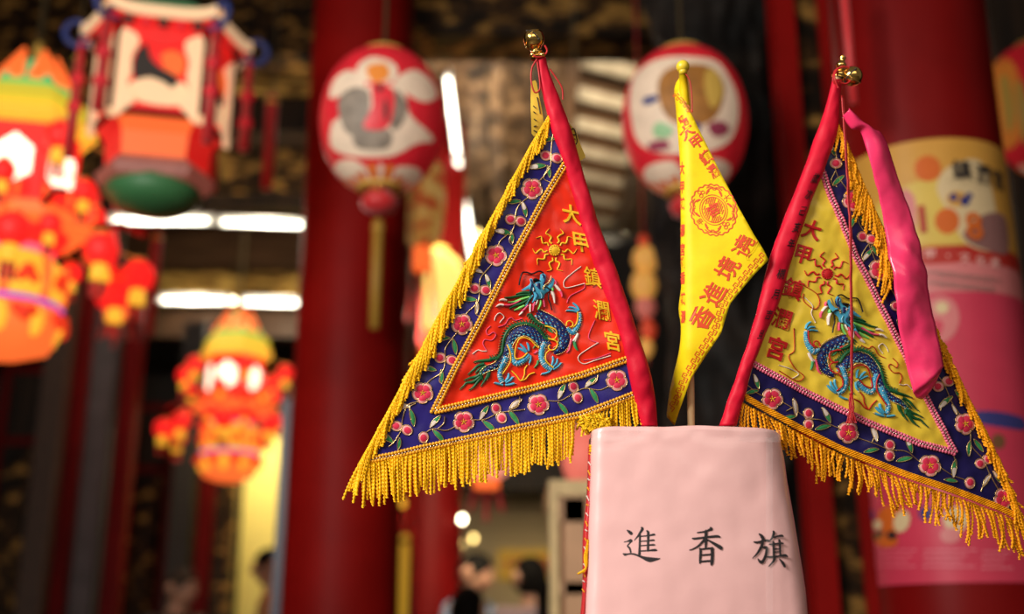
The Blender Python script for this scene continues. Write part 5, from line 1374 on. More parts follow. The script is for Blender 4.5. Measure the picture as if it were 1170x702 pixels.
for chh, x, y in (('鎮', 778.6, 134), ('瀾', 783, 138)):
    put_glyph(pr, chh, x, y, (6, -3), (-3.5, -8), MY, 0.0003, 0.004, 0, 0.02)
for chh, y in (('大', 190), ('甲', 212), ('鎮', 231), ('瀾', 262), ('宮', 284), ('進', 300), ('香', 317), ('鎮', 341), ('瀾', 362)):
    put_glyph(pr, chh, 779.4 + (y - 190) * 0.006, y, (5.0, 0.3), (0.2, -15), MY, 0.0003, 0.004, 0, 0.03)
# key pattern along the lower edge, along the top and faintly down the fold
def keys(path, unit, ht, w=1.1):
    for (x, y), (tx, ty) in seg_side(path, unit)[:-1]:
        nx, ny = ty, -tx
        q = [(0, 0), (0.62, 0), (0.62, 0.55), (0.3, 0.55), (0.3, 0.3)]
        ribbon_line(pr, [(x + tx * u * unit + nx * v * ht, y + ty * u * unit + ny * v * ht) for u, v in q], w, MY)
        q = [(0.62, 0.55), (0.62, 1.0), (1.12, 1.0), (1.12, 0.4), (0.85, 0.4), (0.85, 0.7)]
        ribbon_line(pr, [(x + tx * u * unit + nx * v * ht, y + ty * u * unit + ny * v * ht) for u, v in q], w, MY)
keys([(768, 470), (774, 462), (785, 434), (801, 407), (819, 380), (826, 358), (831, 346), (846, 327), (859, 311), (874, 295)], 9.0, 7.0)
keys([(791, 128), (786, 119), (779, 110), (773, 101)], 6.0, 4.5, 0.8)
# round emblem
ecx, ecy = 815.2, 239.8
E_ = lambda r, a: (ecx + r * (0.89 * math.cos(a) + 0.10 * math.sin(a)), ecy + r * (1.0 * math.sin(a)))
ribbon_line(pr, [E_(29.3 + 0.8 * math.cos(a * 24), a) for a in [2 * PI * i / 120 for i in range(120)]], 1.4, MY, closed=True)
ribbon_line(pr, [E_(17.5, a) for a in [2 * PI * i / 48 for i in range(48)]], 0.8, MY, closed=True)
ribbon_line(pr, [E_(14.8, a) for a in [2 * PI * i / 48 for i in range(48)]], 1.0, MY, closed=True)
for k in range(4):
    a0 = -PI / 2 + 0.15 + k * PI / 2
    for s in (-1, 1):
        ribbon_line(pr, [E_(22 + 3.6 * math.sin(q * 1.35 + 0.3) * (1 - q / 9), a0 + s * (0.04 + 0.40 * (1 - math.cos(q * 0.9)) * (1 - q / 8))) for q in [i * 0.28 for i in range(18)]], 1.3, MY)
        ribbon_line(pr, [E_(25.5 + 1.5 * math.sin(i * 0.4), a0 + s * i * 0.055) for i in range(8)], 1.1, MY)
    a1 = a0 + PI / 4; g = E_(23, a1)
    if k in (0, 2):
        put_glyph(pr, '大' if k == 0 else '甲', g[0], g[1], (8 * 0.80, -8 * 0.6), (-8 * 0.6, -8 * 0.8), MY, 0.0003, 0.003, 0, 0.0)
    else:
        for d in ((-2, -2), (2, -2), (0, 2)): ribbon_line(pr, ell(g[0] + d[0], g[1] + d[1], 1.9, 1.9, 10), 0.9, MY, closed=True)
for i in range(11):
    u = -12 + i * 2.4; half = math.sqrt(max(0, 13.6 ** 2 - u * u))
    if abs(u) < 1.5: continue
    q = lambda v: (ecx + (u * 0.86 + v * 0.34) * 0.9, ecy + (u * 0.50 - v * 0.93))
    ribbon_line(pr, [q(-half), q(-half * 0.15 - (i % 3) * 1.2)], 1.15, MY); ribbon_line(pr, [q(half * 0.12 + (i % 2) * 1.5), q(half)], 1.15, MY)
put_glyph(pr, '宮', ecx, ecy, (15 * 0.84, -15 * 0.5), (-15 * 0.42, -15 * 0.9), MY, 0.0004, 0.003, 0, 0.03)
pr.build('red_print', print_red, ob, smooth=False)
# =================================================================== PINK BOX, TABLE
pink_paper = M_('pink_paper', (0.83, 0.48, 0.465), 0.36, coat=0.35, bump=0.35, bscale=22, var=0.03, vscale=20)
YB = 1.222
nB = Vector((0.02, -1, 0.0))
MBx = plane_map((0.2, YB, 1.3), nB)
cxB = 797.0
TABLE_Z = 1.06
tB = empty('pink_flag_box', (MBx(797, 600).x, YB + 0.04, TABLE_Z), 'tall pink paper wrapped box lettered in black, holding the three flags', 'box')
# the wall is a rounded section swept upward between traced side outlines
def boxrow(z_t, inset=0.0, dep=0.082):
    """z_t 0 at the table .. 1 at the rim; outline of one level as (x, y)"""
    pl = (669.0 - 3.0, 680.0); pr_ = (928.0 + 4.0, 907.0)
    xl = MBx(668 + (680 - 668) * max(0, (z_t - 0.42) / 0.58), 600).x if z_t > 0.42 else MBx(667, 600).x
    xr = MBx(927 - (927 - 907) * max(0, (z_t - 0.42) / 0.58) ** 1.15, 600).x if z_t > 0.42 else MBx(928, 600).x
    xl += inset; xr -= inset
    pts = []
    rl, rr = 0.012, 0.032
    y0 = YB + inset; y1 = YB + dep - inset
    for (cx, cy, r, a0) in ((xl + rl, y0 + rl, rl, PI), (xr - rr, y0 + rr, rr, 1.5 * PI), (xr - rr, y1 - rr, rr, 0), (xl + rl, y1 - rl, rl, 0.5 * PI)):
        for k in range(9):
            a = a0 + PI / 2 * k / 8
            pts.append((cx + r * math.cos(a), cy + r * math.sin(a)))
    return pts
zr = MBx(790, 488).z
NZ = 90
def crumple(x, z, t):
    e = math.exp(-((1 - t) / 0.05) ** 2)
    return 0.0016 * noise.noise(Vector((x * 16, z * 13, 4))) + 0.0007 * noise.noise(Vector((x * 45, z * 40, 8))) + e * 0.0016 * noise.noise(Vector((x * 60, z * 90, 2)))
def densify(P, st):
    return resample(P, st, closed=True)
rows = []
for i in range(NZ + 1):
    t = i / NZ; z = TABLE_Z + (zr - TABLE_Z) * t
    P = densify(boxrow(t), 0.0045)
    if i == 0: npt = len(P)
    L_ = sum(math.hypot(a[0] - b[0], a[1] - b[1]) for a, b in zip(boxrow(t), boxrow(t)[1:] + boxrow(t)[:1]))
    P = resample(boxrow(t), L_ / npt, closed=True)[:npt]
    cxm = sum(p[0] for p in P) / npt; cym = YB + 0.041; row = []
    for x, y in P:
        n2 = Vector((x - cxm, (y - cym) * 3)).normalized()
        d = crumple(x + y * 0.7, z, t)
        zz = z
        if t > 0.9: zz += (t - 0.9) / 0.1 * (0.0022 * noise.noise(Vector((x * 22, y * 22, 1))) - 0.006 * abs((x - cxm) / 0.12) ** 6)
        by = -0.010 * max(0.0, 1 - ((x - cxm + 0.02) / 0.115) ** 2) if y < cym else 0.0
        row.append((x + n2.x * d, y + n2.y * d + by + 0.010, zz))
    rows.append(row)
# rolled rim and inner face
for k, (ins, dz) in enumerate(((0.0008, 0.0012), (0.0024, 0.0010), (0.0032, -0.002), (0.0034, -0.03), (0.0036, -0.2))):
    base = rows[NZ]; cxm = sum(p[0] for p in base) / npt; cym = YB + 0.041
    rows.append([(x - (1 if x > cxm else -1) * ins * min(1, abs(x - cxm) / 0.1), y - (1 if y > cym else -1) * ins, z + dz) for x, y, z in base])
mb = MB(); mb.grid(rows, closed_u=True)
mb.f.append(tuple(range(npt - 1, -1, -1))); mb.m.append(0)
mb.build('paper_wrap', pink_paper, tB)
# clear film folded over the rim and down the right edge
film = M_('clear_film', (0.95, 0.9, 0.9), 0.08, spec=0.6, bump=0.6, bscale=50)
film.node_tree.nodes['Principled BSDF'].inputs['Alpha'].default_value = 0.07
mb = MB()
def film_patch(x0, x1, y0, y1, h, nx=26, ny=14, amp=0.0012):
    mb.grid([[MBx(x0 + (x1 - x0) * i / nx, y0 + (y1 - y0) * j / ny, h - 0.004 + 0.0 + amp * noise.noise(Vector((i * 0.45 + x0, j * 0.55, 5)))) for i in range(nx + 1)] for j in range(ny + 1)])
film_patch(690, 893, 491, 505, 0.0008, 60, 8, 0.0016); film_patch(876, 884, 500, 700, 0.0004, 4, 40, 0.0006)
mb.build('clear_film', film, tB)
# the three brush characters, traced stroke by stroke
CXF = (MBx(672, 600).x + MBx(925, 600).x) / 2
def MBf(px, py, h=0.0):
    p = MBx(px, py); b = 0.010 - 0.010 * max(0.0, 1 - ((p.x - CXF + 0.02) / 0.115) ** 2)
    n = 0.0016 * noise.noise(Vector(((p.x + p.y * 0.7) * 16, p.z * 13, 4))) + 0.0007 * noise.noise(Vector(((p.x + p.y * 0.7) * 45, p.z * 40, 8)))
    return Vector((p.x, YB + b - n - h, p.z))
def brush(mb, strokes, ox, oy, k=12.77):
    for st in strokes:
        if isinstance(st, tuple):       # closed outline
            P = cr([(ox + x / k, oy + y / k) for x, y in st[1]], 4, True)
            mb.sheet(P, MBf, 1.5, 0.0006, 0.0, 1.0)
        else:
            mb.stroke([(ox + x / k, oy + y / k) for x, y, w in st], [w / k for x, y, w in st], MBf, 0.0006, 0.0001, 3, 5, 0, 0.0005)
            for (x, y, w) in (st[0], st[-1]):
                mb.sheet(ell(ox + x / k, oy + y / k, w / k / 2, w / k / 2, 10), MBf, 1.5, 0.0006)
JIN = [[(147, 135, 12), (180, 160, 42), (212, 188, 50)], [(110, 312, 20), (160, 300, 26), (200, 288, 42), (212, 298, 44)], [(215, 295, 36), (180, 340, 24), (160, 370, 26), (190, 405, 30), (206, 462, 26)],
       ('p', [(88, 474), (98, 500), (122, 516), (165, 502), (205, 496), (270, 510), (340, 542), (420, 588), (480, 608), (530, 598), (636, 556), (560, 545), (470, 535), (380, 520), (300, 492), (230, 472), (150, 476)]),
       [(362, 102, 30), (374, 122, 42), (345, 170, 36), (310, 225, 28), (255, 290, 12)], [(338, 210, 32), (334, 350, 32), (330, 500, 40)], [(435, 148, 22), (455, 168, 40), (458, 220, 38), (455, 330, 36), (452, 440, 34)],
       [(340, 230, 20), (450, 222, 20), (535, 206, 34), (556, 214, 16)], [(350, 302, 20), (440, 298, 20), (525, 287, 28), (548, 296, 14)], [(350, 368, 20), (440, 362, 20), (535, 355, 28), (555, 364, 12)], [(345, 446, 22), (450, 440, 22), (555, 432, 36), (582, 442, 14)]]
XIANG = [[(402, 100, 18), (418, 122, 46), (380, 140, 32), (320, 162, 24), (210, 178, 18)], [(135, 258, 14), (175, 265, 30), (330, 246, 26), (500, 230, 36), (552, 247, 12)], [(340, 155, 44), (338, 280, 44), (335, 395, 28)], [(325, 268, 40), (240, 362, 30), (160, 412, 22), (95, 435, 12)], [(362, 282, 22), (470, 345, 44), (550, 395, 58), (562, 415, 40)],
         [(240, 408, 20), (260, 432, 36), (255, 560, 36), (250, 625, 24)], [(250, 422, 24), (400, 406, 28), (432, 418, 40)], [(430, 410, 52), (432, 520, 48), (425, 615, 50), (416, 650, 26)], [(280, 506, 26), (410, 495, 26)], [(262, 600, 28), (412, 588, 28)]]
QI = [[(165, 125, 16), (205, 160, 48), (232, 210, 46)], [(88, 248, 22), (150, 250, 30), (240, 226, 28), (300, 220, 26), (322, 235, 18)], [(220, 220, 44), (205, 300, 44), (140, 410, 32), (65, 490, 12)], [(225, 325, 28), (278, 330, 44), (275, 400, 42), (245, 490, 42), (200, 545, 44), (165, 520, 32), (145, 488, 10)],
      [(375, 83, 20), (390, 110, 40), (360, 190, 30), (312, 238, 16)], [(375, 178, 22), (450, 160, 28), (508, 152, 38), (535, 168, 16)], [(320, 280, 22), (400, 275, 26), (500, 262, 30), (535, 268, 16)], [(372, 240, 20), (382, 265, 36), (388, 450, 36)], [(460, 212, 22), (475, 242, 36), (485, 440, 30)], [(400, 345, 18), (478, 340, 18)], [(400, 392, 18), (480, 386, 18)], [(285, 462, 16), (330, 465, 26), (480, 450, 28), (560, 442, 42), (600, 464, 12)], [(398, 490, 46), (370, 540, 32), (308, 607, 16)], [(468, 492, 16), (520, 550, 42), (552, 605, 36)]]
for st_, ox_, oy_ in ((JIN, 705, 595), (XIANG, 780, 595), (QI, 855, 600)):
    mb = MB(); brush(mb, st_, ox_, oy_); mb.build('brush_character', ink, tB)
# table that carries the box, just below the picture
tT = empty('altar_table', (0.2, 1.36, 0), 'dark red wooden table under the pink box', 'table')
mb = MB(); mb.box((0.2, 1.36, TABLE_Z - 0.02), (1.3, 0.56, 0.04)); mb.build('tabletop', red_lacquer_dark, tT, smooth=False)
mb = MB(); mb.box((0.2, 1.36, TABLE_Z - 0.09), (1.2, 0.46, 0.10)); mb.build('apron', red_lacquer_dark, tT, smooth=False)
for sx in (-1, 1):
    for sy in (-1, 1):
        mb = MB(); mb.box((0.2 + sx * 0.56, 1.36 + sy * 0.2, (TABLE_Z - 0.04) / 2), (0.07, 0.07, TABLE_Z - 0.04)); mb.build('leg', red_lacquer_dark, tT, smooth=False)
# rolled red and gold flag tucked down the left side of the box
MS = plane_map((0, YB + 0.030, 1.3), (0, -1, 0))
tF = empty('rolled_flag', MS(668, 690), 'rolled red flag with gold writing, tucked along the left side of the pink box', 'flag')
rows = []
for i in range(60):
    y = 512 + (720 - 512) * i / 59
    x = 676.5 - (y - 512) * 0.050 + 0.6 * math.sin(y / 17.0)
    w = 3.6 + 0.7 * math.sin(y / 23.0)
    rows.append([MS(x - 1 + w * math.cos(q), y, 0.004 + 0.007 * math.sin(q)) for q in [2 * PI * k / 14 for k in range(14)]])
mb = MB(); mb.grid(rows, closed_u=True); mb.build('cloth', M_('deep_red_satin', (0.50, 0.010, 0.012), 0.3, sheen=0.2), tF)
mb = MB()
for i in range(17):
    y = 520 + i * 9.6; x = 673.8 - (y - 512) * 0.050
    mb.stroke([(x - 1.5, y), (x + 1.2, y + 2 + 2 * (i % 3))], [1.6, 1.2], lambda a, b, h=0: MS(a, b, 0.0115 + h), 0.0, 0.0006, 3, 3, i % 2)
mb.build('gold_writing', [gold_thread, t_white], tF)
mb = MB()
for k in range(6):
    mb.line([(671 - k * 0.7, 618 + k * 3), (669.5 - k * 0.5, 636 + k), (668.5, 650), (659 + k * 1.3, 657 - k * 0.4)], 0.0011, lambda a, b, h=0: MS(a, b, 0.014 + h), 0.0, 5)
mb.build('gold_tip', fringe_gold, tF)
mb = MB()
for y in (512, 515, 518): mb.tube([MS(672 + k, y, 0.013) for k in range(0, 8)], 0.0014, 6)
mb.build('gold_binding', fringe_gold, tF)
# bunch of yellow tassel thread hanging in front of the red flag's hem, by the rim of the box
MLq = plane_map(baseL, (0.10, -math.cos(lean), -math.sin(lean)))
tP = empty('yellow_tassel_bunch', MLq(684, 512, 0.004), 'fluffy bunch of yellow tassel thread hanging at the left rim of the box', 'tassel')
mb = MB()
for k in range(90):
    a = random.uniform(0, 2 * PI); x0 = 681 + random.uniform(-16, 15); y0 = 481 + random.uniform(-7, 11) * (1 - abs(x0 - 681) / 30)
    pts = [MLq(x0 + 6 * math.cos(a + q) * (0.5 + q * 0.2), y0 + 4.5 * math.sin(a * 1.3 + q * 1.4) + q * 1.6, 0.003 + 0.007 * math.sin(a * 1.7 + q * 1.7)) for q in [i * 0.5 for i in range(8)]]
    mb.rope(resample([tuple(p) for p in pts], 0.0018), 0.0018, 0.005, sides=6)
for k in range(9):
    x0 = 664 + k * 4.2; mb.rope(resample([tuple(MLq(x0 + random.uniform(-1, 1), 474 - k * 1.6 + q * 5, 0.0035)) for q in range(6)], 0.0018), 0.0018, 0.005, sides=6)
mb.build('thread', M_('bright_yellow_thread', (0.95, 0.56, 0.01), 0.5, spec=0.25, var=0.15, vscale=200), tP)
mb = MB(); mb.line([(670, 475), (684, 470), (699, 465)], 0.0012, MLq, 0.004, 6); mb.build('knot_cord', fringe_gold, tP)

# =================================================================== POSTER ON THE BIG PILLAR
MC = cyl_map(*PIL)
tO = empty('festival_poster', MC(1080, 400), 'tall pink and gold festival poster wrapped round the big red pillar, reading 108', 'poster')
paper = lambda n, c: M_(n, tuple(0.72 * q for q in c), 0.4, spec=0.25, var=0.06, vscale=15)
pp_pink = paper('poster_pink', (0.74, 0.055, 0.11)); pp_rose = paper('poster_rose', (0.80, 0.24, 0.24)); pp_gold = paper('poster_gold', (0.80, 0.40, 0.07)); pp_yel = paper('poster_yellow', (0.86, 0.60, 0.12)); pp_cream = paper('poster_cream', (0.85, 0.64, 0.36)); pp_red = paper('poster_red', (0.55, 0.03, 0.02)); pp_or = paper('poster_orange', (0.80, 0.16, 0.02)); pp_brown = paper('poster_brown', (0.22, 0.10, 0.04)); pp_blue = paper('poster_blue', (0.05, 0.05, 0.22)); pp_grey = paper('poster_mauve', (0.33, 0.15, 0.14))
# the poster lives on the pillar: angle and height
def cyl_at(ang, z, h=0.0):
    r = PIL[2] + 0.001 + h
    return Vector((PIL[0] + r * math.sin(ang), PIL[1] - r * math.cos(ang), z))
A0 = math.atan2(CAM.x - PIL[0], PIL[1] - CAM.y)          # direction that faces the camera
def ap(px, py):                                           # picture point -> (angle, height) on the pillar
    p = MC(px, py); return (math.atan2(p.x - PIL[0], PIL[1] - p.y), p.z)
zt = ap(1040, 162)[1]; zb = ap(1040, 668)[1]; AL = ap(981, 500)[0]; AR = A0 + 1.62
zband1 = ap(1060, 283)[1]; zband0 = ap(1060, 303)[1]; zgold = ap(1060, 280)[1]; zrose = ap(1060, 336)[1]
def patch(mb, a0, a1, z0, z1, h, m, n=40):
    rows = [[cyl_at(a0 + (a1 - a0) * i / n, z, h) for i in range(n + 1)] for z in (z0, z1)]
    mb.grid(rows, m)
mb = MB()
patch(mb, AL, AR, zb, zrose, 0, 0); patch(mb, AL, AR, zrose, zband0, 0, 1); patch(mb, AL, AR, zband0, zband1, 0.0, 2); patch(mb, AL, AR, zband1, zt, 0, 3)
mb.build('sheet', [pp_pink, pp_rose, pp_red, pp_gold], tO)
CYM = lambda x, y, h=0.0: cyl_at(x, -y, h)
def cpoly(mb, poly, h, m, step=0.03): 
    mb.sheet(cr([(ap(x, y)[0] * 0.18, -ap(x, y)[1]) for x, y in poly], 4, True), lambda x, y, hh=0.0: cyl_at(x / 0.18, -y, hh), 0.006, h, 0, 1, m, 0.008)
mb = MB()
cpoly(mb, [(1000, 240), (1030, 215), (1070, 205), (1100, 225), (1110, 275), (1060, 279), (1005, 278)], 0.0006, 0)
cpoly(mb, [(1070, 215), (1085, 190), (1120, 185), (1135, 230), (1140, 285), (1105, 280), (1085, 245)], 0.0008, 1)
cpoly(mb, [(1100, 268), (1125, 245), (1148, 250), (1150, 290), (1120, 284)], 0.0010, 2)
cpoly(mb, [(1030, 218), (1045, 226), (1046, 262), (1034, 262)], 0.0010, 4)
cpoly(mb, ell(1060, 193, 15, 15, 14), 0.0010, 3); cpoly(mb, ell(1082, 253, 14, 15, 14), 0.0012, 3)
cpoly(mb, ell(1093, 228, 12, 9, 12), 0.0010, 5); cpoly(mb, ell(1089, 226, 5, 5, 10), 0.0014, 6); cpoly(mb, ell(1102, 230, 6, 6, 10), 0.0014, 6); cpoly(mb, ell(1107, 224, 4, 4, 10), 0.0014, 6)
mb.build('printed_scene', [pp_yel, pp_cream, pp_grey, pp_or, pp_rose, pp_gold, pp_blue], tO)
def ctext(mb, ch, x, y, w, hpx, h, m, bold=0.02):
    a, z = ap(x, y); s = mpp(y, 2.33); vs, fs = glyph(ch, bold)
    mb.add([cyl_at(a + X * w * s / 0.18, z + Y_ * hpx * s, h + Z * 0.004) for X, Y_, Z in vs], fs, m)
mb = MB()
for chh, x, y in (('鎮', 1098, 195), ('瀾', 1122, 200), ('宮', 1139, 206)): ctext(mb, chh, x, y, 23, 26, 0.0034, 0, 0.012)
for k in range(12): ctext(mb, '、' if k % 3 else '—', 1086 + k * 5, 207 + k * 1.1, 5, 4, 0.0016, 0, 0.01)
mb.build('black_title', ink, tO)
mb = MB(); ctext(mb, '1', 1054, 251, 34, 42, 0.0036, 0, 0.05); mb.build('year_numeral', pp_red, tO)
mb = MB(); ctext(mb, '8', 1112, 259, 40, 44, 0.0036, 0, 0.03); mb.build('year_numeral', pp_or, tO)
mb = MB()
for chh, x, y in (('大', 1045, 290), ('甲', 1063, 291), ('・', 1083, 293), ('文', 1102, 295), ('化', 1120, 298), ('節', 1136, 301)): ctext(mb, chh, x, y, 13, 13, 0.0020, 0, 0.01)
mb.build('band_lettering', M_('poster_pale_pink', (0.80, 0.42, 0.38), 0.5), tO)
mb = MB()
for j, y in enumerate((312, 323)):
    for i, chh in enumerate('大甲鎮瀾宮進香旗遶境大甲'[:11 - j]): ctext(mb, chh, 1060 + i * 8, y + i * 0.9, 7.5, 8, 0.0012, 0, 0.01)
mb.build('small_lettering', M_('poster_grey_text', (0.30, 0.16, 0.14), 0.5), tO)
mb = MB()
def blockpar(x0, x1, y0, n):
    for j in range(n):
        for i in range(int((x1 - x0 - (j % 3) * 6) / 5)): ctext(mb, '—' if (i + j) % 2 else '・', x0 + i * 5 + 2, y0 + j * 6.2, 5.0, 8, 0.0010, 0, 0.03)
blockpar(988, 1050, 629, 4); blockpar(1056, 1116, 629, 4); blockpar(1122, 1160, 631, 4); blockpar(982, 1000, 552, 3)
mb.build('paragraph_print', M_('poster_faint_text', (0.82, 0.30, 0.36), 0.5), tO)
SPM = [pp_or, pp_cream, ink, pp_brown, pp_rose, pp_blue]
def spot(poly, h, m):
    mb = MB(); cpoly(mb, poly, h, 0); mb.build('printed_spot', SPM[m], tO)
# plain rounded animal-coloured spots and badges, no character
spot(ell(1020, 594, 17, 17, 16), 0.0008, 0); spot(ell(1031, 596, 9, 13, 14, 0.3), 0.0012, 1); spot(ell(1014, 618, 13, 8, 14), 0.0008, 0); spot(ell(1004, 600, 5, 6, 10), 0.0014, 1); spot(ell(1020, 612, 6, 5, 10), 0.0016, 2); spot(ell(1003, 612, 9, 4, 12, -0.4), 0.0010, 3)
spot(ell(1092, 594, 14, 15, 14), 0.0008, 1); spot(ell(1086, 612, 12, 9, 14), 0.0010, 4); spot(ell(992, 589, 8, 8.5, 14), 0.0008, 5); spot(ell(1058, 587, 8, 8.5, 14), 0.0008, 5)
spot([(1062, 345), (1075, 338), (1090, 345), (1096, 365), (1088, 385), (1072, 392), (1078, 370), (1064, 362)], 0.0008, 4); spot(ell(1076, 352, 8, 7, 12), 0.0012, 1)
spot([(1118, 470), (1168, 478), (1168, 492), (1118, 484)], 0.0008, 5); spot(ell(1140, 505, 8, 9, 12), 0.0008, 3)

# =================================================================== REAR OF THE HALL: SIGN, CABINET, WHITE SHAPE
def signboard():
    c = at(602, 645, 10.4); s = mpp(645, 10.4)
    t = empty('yellow_sign', c, 'yellow signboard with red characters on the cream wall behind the two visitors', 'sign')
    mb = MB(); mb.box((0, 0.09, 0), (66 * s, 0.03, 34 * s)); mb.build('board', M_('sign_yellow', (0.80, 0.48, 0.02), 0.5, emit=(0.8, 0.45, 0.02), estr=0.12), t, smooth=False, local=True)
    mb = MB()
    for k, chh in enumerate('大甲鎮瀾宮'):
        vs, fs = glyph(chh, 0.02); mb.add([((k - 2) * 11.5 * s + x * 11 * s, 0.072 - z * 0.05, y * 20 * s) for x, y, z in vs], fs)
    mb.build('red_lettering', M_('sign_red', (0.6, 0.03, 0.01), 0.5), t, local=True)
signboard()
def cabinet():
    Y = 3.4; a = at(633, 600, Y); b = at(700, 600, Y); top = at(640, 551, Y).z
    w = b.x - a.x + 0.25; x0 = a.x
    t = empty('display_cabinet', (x0 + w / 2, Y + 0.25, 0), 'pale wooden glass fronted cabinet standing behind the left side of the box', 'cabinet')
    wood = M_('pale_cabinet_wood', (0.62, 0.35, 0.19), 0.45, var=0.2, vscale=5); trimw = M_('cabinet_trim', (0.74, 0.54, 0.26), 0.4, var=0.15)
    def part(name, m, boxes, par=None):
        mb = MB()
        for c_, s_ in boxes: mb.box(c_, s_)
        return mb.build(name, m, par or t, smooth=False, local=True)
    part('carcass', wood, [((-w / 2 + 0.015, 0, top / 2), (0.03, 0.5, top)), ((w / 2 - 0.015, 0, top / 2), (0.03, 0.5, top)), ((0, 0.24, top / 2), (w, 0.02, top)), ((0, 0, 0.4), (w, 0.5, 0.8))])
    part('cornice', trimw, [((0, -0.01, top - 0.02), (w + 0.03, 0.54, 0.045))])
    for z in (0.85, 1.05, 1.35): part('shelf', wood, [((0, 0, z), (w - 0.06, 0.46, 0.02))])
    d = part('door', wood, [((-w / 2 + 0.06, -0.26, (top + 0.8) / 2), (0.065, 0.03, top - 0.86)), ((w / 2 - 0.06, -0.26, (top + 0.8) / 2), (0.065, 0.03, top - 0.86)), ((0, -0.26, top - 0.085), (w, 0.03, 0.07)), ((0, -0.26, 0.84), (w, 0.03, 0.07)), ((0, -0.26, 1.33), (w, 0.03, 0.035))])
    g = M_('cabinet_glass', (0.9, 0.95, 0.95), 0.03, trans=0.9); g.node_tree.nodes['Principled BSDF'].inputs['Alpha'].default_value = 0.2
    part('pane', g, [((0, -0.255, (top - 0.12 + 0.875) / 2), (w - 0.15, 0.006, top - 0.995))], d)
    part('edge_trim', trimw, [((-w / 2 - 0.002, -0.262, top / 2), (0.026, 0.045, top))])
    # white papers and dark jar on the shelves
    p = empty('paper_stack', (x0 + w / 2 - 0.02, Y + 0.2, 1.36), 'white card standing on the upper cabinet shelf', 'paper'); mb = MB(); mb.box((0, 0, 0.07), (0.12, 0.02, 0.14), rz=0.2); mb.box((0.01, 0.04, 0.06), (0.13, 0.01, 0.12)); mb.build('card', M_('white_card', (0.7, 0.66, 0.6), 0.6), p, smooth=False, local=True)
    j = empty('dark_jar', (x0 + w / 2, Y + 0.2, 1.06), 'dark lidded jar on the lower cabinet shelf', 'jar'); mb = MB(); mb.lathe([(0.04, 0), (0.055, 0.03), (0.055, 0.12), (0.035, 0.15)], 20); mb.build('body', M_('dark_glaze', (0.05, 0.03, 0.03), 0.3), j, local=True); mb = MB(); mb.lathe([(0.04, 0.15), (0.042, 0.17), (0.01, 0.18)], 20); mb.build('lid', M_('dark_glaze', (0.05, 0.03, 0.03), 0.3), j, local=True)
cabinet()
# plain white shape hanging at the far right edge, behind the pillar
c = at(1163, 202, 4.6); s = mpp(202, 4.6); zb_ = at(1163, 306, 4.6).z
tW = empty('white_shape', (c.x + 12 * s, c.y, zb_), 'plain white shape hanging at the right edge behind the big pillar', 'cloth')
rows = []
for i in range(24):
    t = i / 23; z = (c.z - zb_) * t
    rows.append([((24 * s * (0.55 + 0.45 * math.sin(PI * (0.15 + t * 0.7)))) * math.cos(q) * (1 + 0.08 * math.sin(q * 5 + t * 4)), 0.5 * 24 * s * math.sin(q), z) for q in [2 * PI * k / 30 for k in range(30)]])
mb = MB(); mb.grid(rows, closed_u=True); mb.f.append(tuple(range(29, -1, -1))); mb.m.append(0); mb.build('bundle', M_('plain_white', (0.75, 0.75, 0.8), 0.8), tW, local=True)
mb = MB(); mb.tube([(0, 0, c.z - zb_), (0, 0, 4.9 - zb_)], 0.01, 6); mb.build('rope', wire_m, tW, local=True)
# =================================================================== VISITORS
skin = M_('skin', (0.52, 0.27, 0.17), 0.5, sub=0.1)
def skin_mesh(name, joints, edges, mat_, parent, sub=2, local=True):
    """a continuous body grown over joints {name: (co, rx, ry)}"""
    me = bpy.data.meshes.new(name); ks = list(joints); idx = {k: i for i, k in enumerate(ks)}
    me.from_pydata([joints[k][0] for k in ks], [(idx[a], idx[b]) for a, b in edges], [])
    o = bpy.data.objects.new(name, me); COL.objects.link(o)
    m = o.modifiers.new('skin', 'SKIN'); m.use_smooth_shade = True
    for i, k in enumerate(ks):
        d = me.skin_vertices[0].data[i]; d.radius = joints[k][1:3]; d.use_root = (i == 0)
    s = o.modifiers.new('sub', 'SUBSURF'); s.levels = sub; s.render_levels = sub
    dg = bpy.context.evaluated_depsgraph_get(); bpy.context.view_layer.update()
    me2 = bpy.data.meshes.new_from_object(o.evaluated_get(dg))
    bpy.data.objects.remove(o)
    me2.materials.clear(); me2.materials.append(mat_)
    for p in me2.polygons: p.use_smooth = True
    return me2
